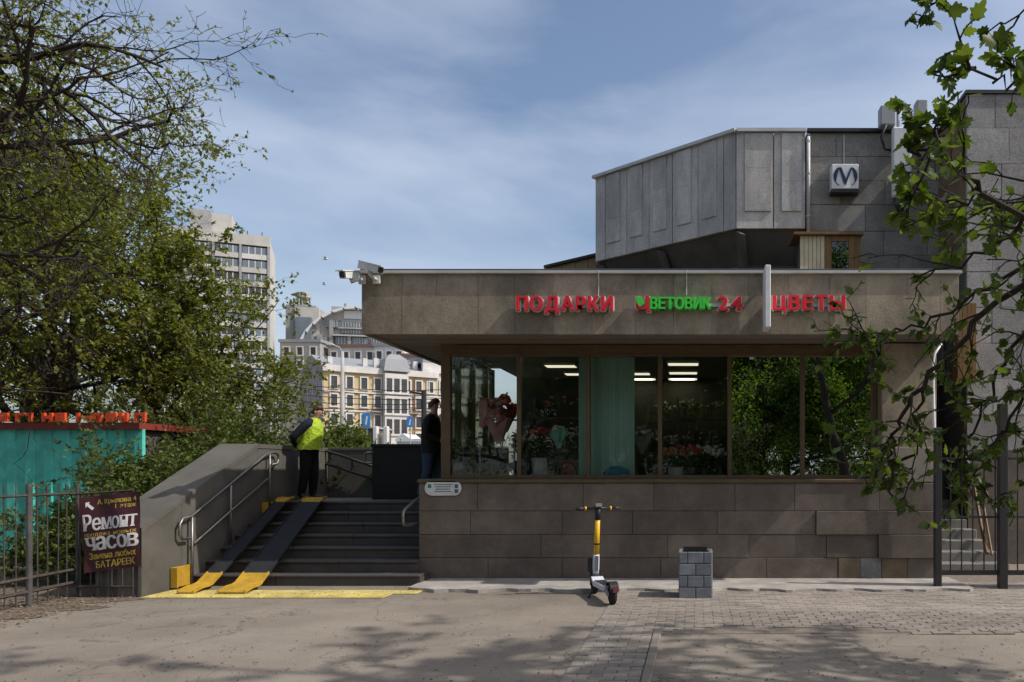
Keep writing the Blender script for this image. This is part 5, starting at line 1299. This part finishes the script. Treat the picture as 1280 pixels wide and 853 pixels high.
tree('lime_tree', (-10.7, 16.6, 0), 4.6, .10, 'smaller leafy tree close behind the kiosk roof lettering', 25, M_LEAF, .08, **dict(PT, t0=[.3,.12,.1,.1]))
tree('lime_tree', (-13.2, 16.3, 0), 6.4, .13, 'leafy tree filling the middle of the thicket behind the kiosk', 26, M_LEAF, .08, **dict(PT, t0=[.3,.12,.1,.1]))
tree('lime_tree', (-16.5, 20.0, 0), 9.5, .2, 'tallest tree at the far back of the thicket', 27, M_LEAF, .10, **dict(PT, t0=[.25,.12,.1,.1]))
bush((-8.95, 12.55, 0), 1.0, 8, 'bush covering the near corner of the turquoise kiosk', 38, M_LEAF2, .065, .6)
# right: hawthorn whose boughs hang into the view, built from traced limbs
TRt = thing('hawthorn_tree', (3.9, 3.2, 0), 'tree with lobed leaves on dark boughs hanging before the station wing', 'tree')
T_ = Tree(41)
T_.wood.tube([(3.9,3.2,0), (3.85,3.2,.9), (3.7,3.25,1.8), (3.4,3.3,2.6), (3.2,3.35,3.6), (3.0,3.3,4.8)], [.15,.13,.12,.1,.08,.05], 10)
PR = dict(DEF); PR.update(levels=3, leaf_from=2, leaf_n=4, kids=[6,5,3], len=(.3,.5), wander=[.1,.2,.26,.3], trop=[0,0,-.02,-.02], t0=[.1,.1,.1], angle=(30,70), seg=4)
BIG, BIGD = [], []
def limb(pts, r0, kids, L_, small=True, lvl=2):
    P3 = [W(a, b, c) for a, b, c in pts]; n = len(P3)
    # smooth the traced line
    Q = []
    for i in range(n-1):
        p0, p1, p2, p3 = P3[max(i-1,0)], P3[i], P3[i+1], P3[min(i+2,n-1)]
        for k in range(4):
            t = k/4; Q.append(.5*((2*p1)+(p2-p0)*t+(2*p0-5*p1+4*p2-p3)*t*t+(3*p1-p0-3*p2+p3)*t**3) + Vector((T_.r.gauss(0,.012), T_.r.gauss(0,.012), T_.r.gauss(0,.012))))
    Q.append(P3[-1]); T_.wood.tube(Q, [max(.003, r0*(1-.72*i/(len(Q)-1))) for i in range(len(Q))], 6)
    for c in range(kids):
        j = T_.r.randrange(2, len(Q)-1); d = (Q[j+1]-Q[j-1]).normalized(); ax = d.orthogonal(); ax.rotate(Matrix.Rotation(T_.r.random()*6.283, 3, d)); nd = d.copy(); nd.rotate(Matrix.Rotation(R(T_.r.uniform(25,70)), 3, ax))
        T_.branch(Q[j], nd, L_*T_.r.uniform(.5,1.2), .006, lvl, PR)
    for c in range(4): T_.an.append(tuple(Q[-1])); T_.di.append(tuple((Q[-1]-Q[-2]).normalized()))
limb([(1420,300,2.9), (1340,310,2.9), (1280,272,2.8), (1225,232,2.75), (1185,203,2.7), (1158,192,2.65), (1136,186,2.6)], .014, 8, .34)
limb([(1185,203,2.7), (1152,160,2.6), (1126,130,2.55)], .006, 4, .18)
limb([(1225,232,2.75), (1180,250,2.8), (1140,246,2.8)], .006, 3, .2)
limb([(1450,300,3.4), (1330,330,3.5), (1245,379,3.6), (1196,431,3.65), (1154,481,3.65), (1129,516,3.6), (1115,551,3.6), (1113,586,3.6), (1116,621,3.6)], .017, 15, .36)
limb([(1154,481,3.65), (1150,520,3.7), (1146,565,3.7), (1143,604,3.7)], .008, 6, .3)
limb([(1440,310,3.6), (1320,320,4.0), (1250,350,4.3), (1190,385,4.5), (1140,408,4.6), (1104,416,4.7), (1076,424,4.7)], .014, 20, .36)
limb([(1400,250,3.3), (1330,350,3.5), (1275,420,3.6), (1240,480,3.7), (1215,540,3.7), (1190,590,3.7)], .013, 13, .4)
limb([(1400,420,3.4), (1310,460,3.5), (1265,520,3.6), (1240,570,3.7), (1205,610,3.8)], .012, 10, .27)
limb([(1420,560,3.4), (1320,590,3.5), (1265,612,3.6), (1225,630,3.7)], .009, 6, .22)
limb([(1410,130,2.3), (1320,120,2.25), (1270,108,2.2), (1232,92,2.2), (1206,80,2.2)], .008, 6, .16)
limb([(1400,200,2.8), (1310,240,3.0), (1260,290,3.2), (1200,330,3.6), (1150,345,3.9)], .013, 16, .4)
limb([(1450,-90,3.2), (1360,-40,3.2), (1290,5,3.2), (1235,40,3.2)], .008, 4, .25)
limb([(1400,-140,3.6), (1300,-80,3.6), (1220,-30,3.6), (1160,5,3.6)], .008, 3, .25)
T_.branch((3.3,3.3,3.2), (.1,.5,1), 3.2, .06, 1, dict(PR, levels=3, kids=[6,7,5], len=(.4,.65), leaf_n=9)); T_.branch((3.1,3.3,4.2), (-.15,-.3,1), 3.0, .05, 1, dict(PR, levels=3, kids=[6,7,5], len=(.4,.65), leaf_n=9)); T_.branch((3.4,3.3,3.0), (.6,.3,1), 3.4, .06, 1, dict(PR, levels=3, kids=[6,7,5], len=(.4,.65), leaf_n=9))
T_.finish(TRt, M_LEAF3, .046, shape='lobe', droop=.35, sj=.45)

# trees outside the frame that throw the dappled shade and stand mirrored in the shop windows
PS = dict(levels=4, leaf_from=3, leaf_n=8, kids=[9,6,5,3], len=(.42,.62), t0=[.3,.12,.1,.1], angle=(35,70), trop=[.02,.02,0,0])
tree('street_tree', (5.5, 4.6, 0), 7.4, .14, 'young street tree beside the pavement throwing broken shade', 51, M_LEAF4, .065, **dict(PS, len=(.24,.36), t0=[.35,.12,.1,.1], kids=[12,7,5,3]))
tree('street_tree', (5.9, 2.7, 0), 12.8, .2, 'tall narrow street tree throwing shade far across the yard', 54, M_LEAF4, .075, **dict(PS, len=(.15,.27), t0=[.42,.12,.1,.1], kids=[20,7,6,3]))
tree('street_tree', (8.6, 4.1, 0), 8.6, .16, 'street tree on the outer side of the row casting shade', 52, M_LEAF4, .07, **dict(PS, len=(.24,.36), t0=[.35,.12,.1,.1], kids=[12,7,5,3]))
for k, (x, y, h) in enumerate([(2.5,-9,8.0), (6.0,-10,8.5), (9.5,-9.5,8.5), (-2.2,-11,8.5), (-7.5,-11,9.5), (4.5,-15,10.5), (0,-16,10.5), (-5,-16,10.5), (9,-16,11)]):
    tree('park_tree', (x, y, 0), h, .17, ['leafy park tree mirrored in the filmed windows', 'broad leafy park tree mirrored beside the green one', 'park tree mirrored at the edge of the filmed windows', 'park tree mirrored in the middle windows', 'park tree mirrored in the window next to the corner', 'back-row park tree behind the green mirrored one', 'back-row park tree behind the middle mirrored ones', 'back-row park tree behind the corner mirrored one', 'tall back-row park tree at the end of the park'][k], 60+k, M_LEAF4, .11 if k < 5 else .15, **dict(PS, mult=4, jit=.17, leaf_n=10, leaf_from=2, t0=[.05,.1,.1,.1], kids=[13,7,5,3]))

# ------------------------------------------------------------------ town behind
M_YWALL = mat('ochre_plaster', (0.56, 0.43, 0.24), .85, .1, .4, 0, 40, .2, stain=.12, stain_scale=.3); M_GWALL = mat('grey_plaster', (0.33, 0.32, 0.34), .85, .1, .3, 0, 40, .2, stain=.12, stain_scale=.3)
M_TRIM = mat('pale_trim', (0.62, 0.6, 0.57), .8, .1, .6, 0, 40, .2, stain=.12, stain_scale=.4); M_PANE = mat('dark_window', (0.045, 0.045, 0.05), .15, .3, .6, 0, 40, .5); M_ZINC = mat('zinc_roof', (0.27, 0.275, 0.29), .5, .12, .3, 0, 40, .4); M_ROOFR = mat('rust_roof', (0.24, 0.13, 0.1), .7, .15, .4)
M_CONC = mat('pale_concrete', (0.52, 0.5, 0.46), .85, .1, .2, 0, 40, .2, stain=.15, stain_scale=.15); M_CONC2 = mat('grey_concrete', (0.36, 0.36, 0.35), .85, .1, .2, 0, 40, .2, stain=.15); M_BGLASS = mat('blue_glass', (0.16, 0.2, 0.24), .15, .2, .3, 0, 40, .5)
def pbox(nm, par, mt, a, b):
    s = MB(); s.box(a, b); return s.build(nm, mt, par, local=True)
# ochre tenement
ob = thing('tenement_house', (gx(405,160), 160, 0), 'long ochre tenement with pale trim and grey gable end', 'building', rz=math.atan2(12, 15.6))
LO, HO, DO = 23.0, 22.2, 20.0
pbox('wall', ob, M_YWALL, (0,.2,0), (LO,DO,HO)); 
s = MB(); s.prism([(.2,0),(DO,0),(DO,HO),(DO*.5,HO+3.3),(.2,HO)], 'x', -.25, -.002); s.build('gable_wall', M_GWALL, ob, local=True)
s = MB(); s.prism([(-.3,HO),(DO+.3,HO),(DO*.5,HO+3.2)], 'x', 0, LO); s.build('roof', M_ZINC, ob, local=True)
pbox('cornice', ob, M_TRIM, (-.3,-.5,HO-1.0), (LO+.1,.19,HO+.25)); pbox('string_course', ob, M_TRIM, (0,-.1,HO-5.2), (LO,.19,HO-4.85)); pbox('string_course', ob, M_TRIM, (0,-.1,HO-9.0), (LO,.19,HO-8.7)); pbox('base_storey', ob, M_TRIM, (-.02,-.08,0), (LO,.19,HO-15.6))
rows_ = [HO-4.2, HO-7.9, HO-11.8, HO-15.4]
def far_window(par, x, z, w_, h, y=.18, trim=True):
    s = MB(); s.box((x-w_/2-.28,y-.22,z-.25), (x-w_/2,y-.0,z+h+.3)); s.box((x+w_/2,y-.22,z-.25), (x+w_/2+.28,y-.0,z+h+.3)); s.box((x-w_/2,y-.22,z+h), (x+w_/2,y-.0,z+h+.3)); s.box((x-w_/2-.4,y-.3,z-.3), (x+w_/2+.4,y-.22,z-.1)); s.box((x-w_/2,y-.22,z-.25), (x+w_/2,y,z))
    w = s.build('window', M_TRIM, par, local=True); s = MB(); s.box((x-w_/2,y-.05,z), (x+w_/2,y+.0-.005,z+h)); s.build('pane', M_PANE, w, local=True)
for z in rows_:
    for x in (1.9, 4.9, 7.7, 10.4, 14.9+1.6, 18.9, 21.4):
        if 11.3 < x < 15.5: continue
        far_window(ob, x, z, 1.15, 2.3)
for z in (HO-5.5, HO-10.5, HO-14.5):
    for y in (5, 8.5, 13):
        s = MB(); s.box((-.3, y-.55, z), (-.255, y+.55, z+2.4)); s.build('side_window', M_PANE, ob, local=True)
# projecting bay with turret roof
bay = pbox('bay', ob, M_TRIM, (11.4,-1.6,0), (16.2,.17,HO-.8))
for z, n, h in ((HO-4.6,3,2.8), (HO-9.0,3,3.0), (HO-13.3,3,3.0)):
    for k in range(n):
        x = 11.4+.35+k*1.52; s = MB(); s.box((x,-1.66,z), (x+1.1,-1.61,z+h)); s.build('bay_pane', M_PANE, bay, local=True)
    s = MB(); s.box((11.2,-1.85,z-.5), (16.4,-1.605,z-.2)); s.build('balcony_slab', M_TRIM, bay, local=True)
s = MB(); s.loft([[(11.1,-1.9,HO-.3),(16.5,-1.9,HO-.3),(16.5,3,HO-.3),(11.1,3,HO-.3)], [(11.6,-1.4,HO+2.3),(16,-1.4,HO+2.3),(16,2.5,HO+2.3),(11.6,2.5,HO+2.3)], [(12.8,-.2,HO+3.4),(14.8,-.2,HO+3.4),(14.8,1.2,HO+3.4),(12.8,1.2,HO+3.4)]]); s.build('turret_roof', M_ZINC, ob, local=True)
for x, h in ((1.2,2.2), (8,2.4), (10.2,2.6), (18.4,2.6), (21.4,4.2)):
    pbox('chimney', ob, M_TRIM, (x,2.0,HO+.2), (x+.9,3.0,HO+h))
for x in (8.9, 16.6, 19.8):
    s = MB(); s.box((x,-.9,HO-8.9), (x+2.2,.0,HO-8.72)); s.build('balcony', M_CONC2, ob, local=True)
    s = MB()
    for k in range(9): s.box((x+.05+k*.26,-.88,HO-8.7), (x+.11+k*.26,-.82,HO-7.7))
    s.box((x,-.9,HO-7.7), (x+2.2,-.8,HO-7.6)); s.build('balcony_rail', M_DKMETAL, ob, local=True)
s = MB(); s.tube([(18.0,-.15,0), (18.0,-.15,HO-1)], .12, 6); s.build('drainpipe', M_ROOFR, ob, local=True)
# white arched house beyond
ar = thing('arched_house', (gx(528,172), 172.3, 0), 'white plaster house with a tall arched gateway', 'building', rz=math.atan2(12, 15.6))
s = MB(); aw, ac, arr = 16.0, 6.6, 4.4
outline = [(0,0),(ac-arr,0)] + [(ac-arr*math.cos(math.pi*k/16), 10.2+arr*math.sin(math.pi*k/16)) for k in range(17)] + [(ac+arr,0),(aw,0),(aw,24.5),(0,24.5)]
s.prism(outline, 'y', 0, 1.0); s.build('wall', M_TRIM, ar, local=True)
s = MB()
for k in range(16):
    a0, a1 = math.pi*k/16, math.pi*(k+1)/16
    s.prism([(ac-r_*math.cos(a), 10.2+r_*math.sin(a)) for r_, a in ((arr,a0),(arr,a1),(arr+.8,a1),(arr+.8,a0))], 'y', -.3, -.002)
s.build('archivolt', M_TRIM, ar, local=True)
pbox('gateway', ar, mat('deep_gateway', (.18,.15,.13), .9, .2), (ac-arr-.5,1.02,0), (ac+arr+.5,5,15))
pbox('cornice', ar, M_TRIM, (-.2,-.5,22.3), (aw,-.002,23.0)); pbox('cornice', ar, M_TRIM, (-.2,-.4,16.0), (aw,-.002,16.5)); pbox('roof', ar, M_ZINC, (0,0,24.52), (aw,8,25.6)); pbox('attic', ar, M_TRIM, (1.0,.1,25.6), (aw,1.0,28.0))
for k in range(6):
    far_window(ar, 1.9+k*2.3, 18.0, .95, 2.6, y=-.003)
# modern arched block
mb = thing('modern_block', (gx(357,205), 205, 0), 'modern pale block with sweeping white arch and glass bands', 'building', rz=R(12))
k_ = .205/math.cos(R(12)); Yb = 205
def mx_(p_): return (p_-357)*k_
def mz_(p_): return gz(p_, Yb)
pbox('tower', mb, M_CONC2, (0,0,0), (mx_(392),12,mz_(381))); pbox('tower_face', mb, M_CONC, (mx_(368),-.5,0), (mx_(396),-.01,mz_(384)))
pbox('tower_glass', mb, M_BGLASS, (mx_(370),-1.5,0), (mx_(388),-.52,mz_(397)))
s = MB(); s.lathe([(1.7,mz_(381)),(1.7,mz_(379)),(.9,mz_(379)),(.9,mz_(370)),(1.8,mz_(369)),(1.8,mz_(363)),(1.2,mz_(362))], (mx_(374),3,0), 16); s.build('lantern', M_CONC2, mb, local=True)
for a in range(8):
    s = MB(); q = a*math.pi/4; s.tube([(mx_(374)+1.55*math.cos(q),3+1.55*math.sin(q),mz_(380)), (mx_(374)+1.55*math.cos(q),3+1.55*math.sin(q),mz_(369))], .16, 5); s.build('lantern_post', M_CONC2, mb, local=True)
pbox('wall', mb, M_CONC, (mx_(392),1,0), (mx_(520),14,mz_(401)))
s = MB(); oc = [(372,436),(375,425),(381,414),(389,404),(399,395),(411,388),(424,383),(438,381),(452,383),(466,387),(480,394),(493,403)]
for (a, b), (c, d) in zip(oc[:-1], oc[1:]):
    s.prism([(mx_(a),mz_(b)), (mx_(c),mz_(d)), (mx_(c),mz_(d+3.2)), (mx_(a+2.6),mz_(b+2.4))], 'y', -2.0, 2.0)
s.build('arch_rib', M_WHITE, mb, local=True)
s = MB(); s.prism([(mx_(a),mz_(b+3)) for a, b in oc] + [(mx_(493),mz_(440)), (mx_(372),mz_(440))], 'y', 0, 1.0); s.build('arch_wall', M_CONC, mb, local=True)
pbox('white_panel', mb, M_WHITE, (mx_(424),-.3,mz_(396)), (mx_(490),-.01,mz_(386)))
for (a, b, c, d) in ((378,420,392,433), (380,402,392,414), (403,399,420,408), (420,401,452,407), (420,409,452,415), (415,420,429,431), (434,420,452,437), (456,405,480,414), (456,420,475,430), (397,421,407,428)):
    g_ = pbox('glass_band', mb, M_BGLASS, (mx_(a),-.9,mz_(d)), (mx_(c),-.02,mz_(b)))
    nn = max(2, int((c-a)/3))
    for q in range(1, nn):
        x = mx_(a)+(mx_(c)-mx_(a))*q/nn; s = MB(); s.box((x-.08,-1.0,mz_(d)), (x+.08,-.902,mz_(b))); s.build('mullion', M_CONC, g_, local=True)
for a, b, c, d in ((419,408,453,409.5), (412,417,453,419), (396,431,412,434), (372,434,400,438)):
    pbox('floor_slab', mb, M_CONC, (mx_(a),-1.6,mz_(d)), (mx_(c),-.02,mz_(b)))
for (a, b, c, d) in ((394,418,399,440), (408,398,412,440), (429,418,433,437)): pbox('pier', mb, M_CONC2, (mx_(a),-1.2,mz_(d)), (mx_(c),-.03,mz_(b)))
s = MB(); s.box((mx_(407),2,mz_(386)), (mx_(420),6,mz_(379))); s.tube([(mx_(424),2,mz_(384)), (mx_(424),2,mz_(375))], .5, 6); s.build('roof_plant', M_CONC2, mb, local=True)
# jumble of pale houses between
for k, (a, b, c, Yh, mt, lb) in enumerate(((410, 434, 470, 190, M_CONC, 'plain pale house squeezed below the arched block'), (350, 428, 400, 188, M_CONC2, 'long grey house beneath the tower with round lantern'), (468, 433, 505, 186, M_TRIM, 'white balconied house above the turret roof'), (500, 446, 548, 183, M_CONC2, 'brown roofed house behind the tenement chimneys'))):
    h_ = thing('far_house', (gx(a,Yh), Yh, 0), lb, 'building'); z_ = gz(b, Yh); w_ = (c-a)*Yh/F
    pbox('wall', h_, mt, (0,0,0), (w_,6,z_)); pbox('roof', h_, [M_ROOFR, M_ZINC, M_ZINC, M_ROOFR][k], (-.3,-.3,z_+.002), (w_+.3,6.3,z_+.7))
    n_ = max(3, int(w_/2.6))
    for r_ in range(2):
        for q in range(n_):
            x = w_*(q+.5)/n_; far_window(h_, x, z_-3.0-3.2*r_, 1.2, 1.8, y=-.003)
# high-rise
hr = thing('high_rise', (gx(196,170), 170, 0), 'pale concrete tower block with rows of glazed balconies', 'building', rz=math.atan2(8, 18.2))
LH, HH = 21.2, 52.6
pbox('wall', hr, M_CONC, (0,.2,0), (LH,16,HH)); pbox('parapet', hr, M_CONC, (-.2,-1.2,HH-1.8), (LH+.2,.19,HH+.5))
pbox('lift_tower', hr, M_CONC2, (5.6,3,HH), (9.6,9,HH+6.0)); pbox('lift_tower', hr, M_CONC, (9.62,3.5,HH), (13.5,9,HH+5.6)); 
for x in (16.5, 19.4):
    s = MB(); s.tube([(x,4,HH), (x,4,HH+2.6)], .1, 5); s.build('aerial', M_DKMETAL, hr, local=True)
for f_ in range(14):
    z = HH-4.7-f_*3.0
    for x0_, x1_ in ((.4,5.0), (5.6,10.2), (10.8,15.4), (15.9,21.0)):
        bal = pbox('balcony', hr, M_CONC if (f_+int(x0_)) % 3 else M_TRIM, (x0_,-1.15,z-.15), (x1_,.19,z+.95))
        pbox('glazing', bal, M_BGLASS if (f_*3+int(x0_)) % 4 else M_PANE, (x0_+.1,-1.0,z+.952), (x1_-.1,-.9,z+2.5))
        for q in range(1, 4):
            x = x0_+.1+(x1_-x0_-.2)*q/4; pbox('mullion', bal, M_TRIM, (x-.1,-1.06,z+.952), (x+.1,-1.002,z+2.5))
for x in (.1, 5.3, 10.5, 15.65, 21.1): pbox('pier', hr, M_CONC2, (x-.22,-1.3,0), (x+.22,.19,HH-1.81))

# street clutter beyond the landing
lp = thing('lamp_post', (gx(428,58), 58, 0), 'tall grey tapered lamp post in front of the ochre tenement', 'lamp post')
s = MB(); s.tube([(gx(428,58),58,0), (gx(428,58),58,5), (gx(428,58),58,gz(440,58))], [.2,.17,.11], 10); s.build('pole', M_CONC2, lp, smooth=True)
s = MB(); s.tube([(gx(428,58),58,gz(441,58)), (gx(424,58),58,gz(434,58)), (gx(415,57.5),57.5,gz(433,58))], .05, 6); s.build('arm', M_CONC2, lp); s = MB(); s.ball((gx(413,57.5),57.5,gz(433,58)), .22, 1.6, .8, .5, 8, 6); s.build('lamp_head', M_CONC2, lp)
tp = thing('tram_pole', (gx(530,62), 62, 0), 'dark steel tram pole before the white arched house', 'pole')
s = MB(); s.tube([(gx(530,62),62,0), (gx(530,62),62,gz(488,62))], [.24,.2], 8); s.build('pole', M_DKMETAL, tp); s = MB(); s.tube([(gx(530,62),62,gz(493,62)), (gx(512,62),62,gz(490,62))], .08, 6); s.build('arm', M_DKMETAL, tp)
for k, (a, b, c, d) in enumerate(((340,476,562,487), (340,480,562,494), (340,489,562,498), (340,498,562,503), (340,505,562,509))):
    p0, p1 = W(a,b,64+k), W(c,d,66+k); mid = (p0+p1)/2-Vector((0,0,.35)); s = MB(); s.tube([p0, p0.lerp(mid,.5)-Vector((0,0,.12)), mid, mid.lerp(p1,.5)-Vector((0,0,.12)), p1], .035, 5)
    tag(s.build('overhead_wire', M_DKMETAL), 'thin black tram wire strung across in front of the tenement', 'wire', 'tram wires before the tenement')
def far_sign(px_, py_, Yv, w_, h, lb):
    c = W(px_, py_, Yv); t_ = thing('road_sign', (c.x, Yv, 0), lb, 'sign'); s = MB(); s.tube([(c.x,Yv+.05,0), (c.x,Yv+.05,c.z+h*.4)], .05, 6); s.build('pole', M_CONC2, t_); s = MB(); s.cbox((c.x-w_/2,Yv-.03,c.z-h/2), (c.x+w_/2,Yv+.0,c.z+h/2), .02); bd = s.build('board', mat('sign_blue', (.05,.25,.6), .5, .1), t_)
    s = MB(); s.prism([(c.x-w_*.18,c.z-h*.3),(c.x+w_*.05,c.z-h*.3),(c.x+w_*.2,c.z+h*.3),(c.x,c.z+h*.3)], 'y', Yv-.04, Yv-.031); s.build('symbol', M_WHITE, bd)
far_sign(458, 526, 60, .6, 1.1, 'blue and white road sign beneath the tenement bay'); far_sign(512.5, 528, 60, .5, .75, 'smaller blue road sign below the drainpipe')
kw_ = thing('stone_pavilion', (gx(437,66), 66, 0), 'low dark stone pavilion with pale gateposts across the street', 'building')
s = MB(); s.cbox((gx(437,66),66,0), (gx(466,66),70,gz(536,66)), .05); s.build('wall', M_UNDER, kw_); s = MB(); s.cbox((gx(436,66),65.8,gz(536,66)), (gx(468,66),70.2,gz(533.5,66)), .03); s.build('roof', M_CONC2, kw_)
for a, b in ((466,471), (479,484)):
    s = MB(); s.cbox((gx(a,65.5),65.5,0), (gx(b,65.5),66,gz(533,65.5)), .04); s.build('gatepost', M_TRIM, kw_)
s = MB(); s.box((gx(471,66),66.1,0), (gx(479,66),66.3,gz(541,66))); s.build('gate_panel', M_CONC, kw_)
tn = thing('white_tent', (gx(512,64), 64, 0), 'white gabled market tent across the street', 'tent')
s = MB(); x0_, x1_ = gx(494,64), gx(528,64); zt, ze = gz(542,64), gz(549,64); s.prism([(x0_,ze),((x0_*.72+x1_*.28),zt),((x0_*.44+x1_*.56),ze),(x1_,ze+.05),(x1_,ze-.2),(x0_,ze-.2)], 'y', 64, 67); s.build('canopy', M_WHITE, tn); s = MB(); s.box((x0_+.1,64.1,0), (x1_-.1,66.9,ze-.2)); s.build('side_sheet', M_WHITE2, tn)
bush((gx(419,46), 46, 0), 2.5, 12, 'round green roadside bush beyond the landing wall', 36, M_LEAF2, .2, .6)
# parked motor scooter half hidden beyond the wall
pc = thing('parked_car', (gx(412,30), 30, 0), 'dark parked car mostly hidden beyond the landing wall', 'car')
cx_ = gx(412,30)
s = MB(); s.prism([(cx_-1.9,.35),(cx_+1.9,.35),(cx_+2.0,.75),(cx_+1.2,.95),(cx_-1.85,1.0),(cx_-2.0,.7)], 'y', 29.2, 30.8); s.build('body', M_DKMETAL, pc)
s = MB(); s.prism([(cx_-1.5,.99),(cx_+1.1,.94),(cx_+.4,1.45),(cx_-1.0,1.48)], 'y', 29.35, 30.65); s.build('cabin', M_PANE, pc)
for dx in (-1.2, 1.25):
    for yy in (29.25, 30.75): s = MB(); s.lathe([(.05,-.1),(.31,-.1),(.31,.1),(.05,.1)], (cx_+dx,yy,.31), 16, 'y'); s.build('wheel', M_TYRE, pc)
# gulls
for px_, py_, Yv, lb in ((407, 324, 60, 'gull gliding high above the tenement roofs'), (405.5, 355.5, 70, 'gull gliding low over the arched block')):
    c = W(px_, py_, Yv); t_ = thing('bird', c, lb, 'bird'); s = MB(); s.ball(c, .09, 2.4, 1, .9, 8, 6); s.build('body', M_WHITE2, t_, smooth=True)
    for sd in (-1, 1):
        s = MB(); s.loft([[c+Vector((-.06,0,.02)), c+Vector((.1,0,.02)), c+Vector((.1,0,.035)), c+Vector((-.06,0,.035))], [c+Vector((-.04,sd*.2,.12)), c+Vector((.1,sd*.2,.12)), c+Vector((.1,sd*.2,.13)), c+Vector((-.04,sd*.2,.13))], [c+Vector((-.08,sd*.5,.07)), c+Vector((-.03,sd*.5,.07)), c+Vector((-.03,sd*.5,.078)), c+Vector((-.08,sd*.5,.078))]]); s.build('wing', M_CONC2, t_)
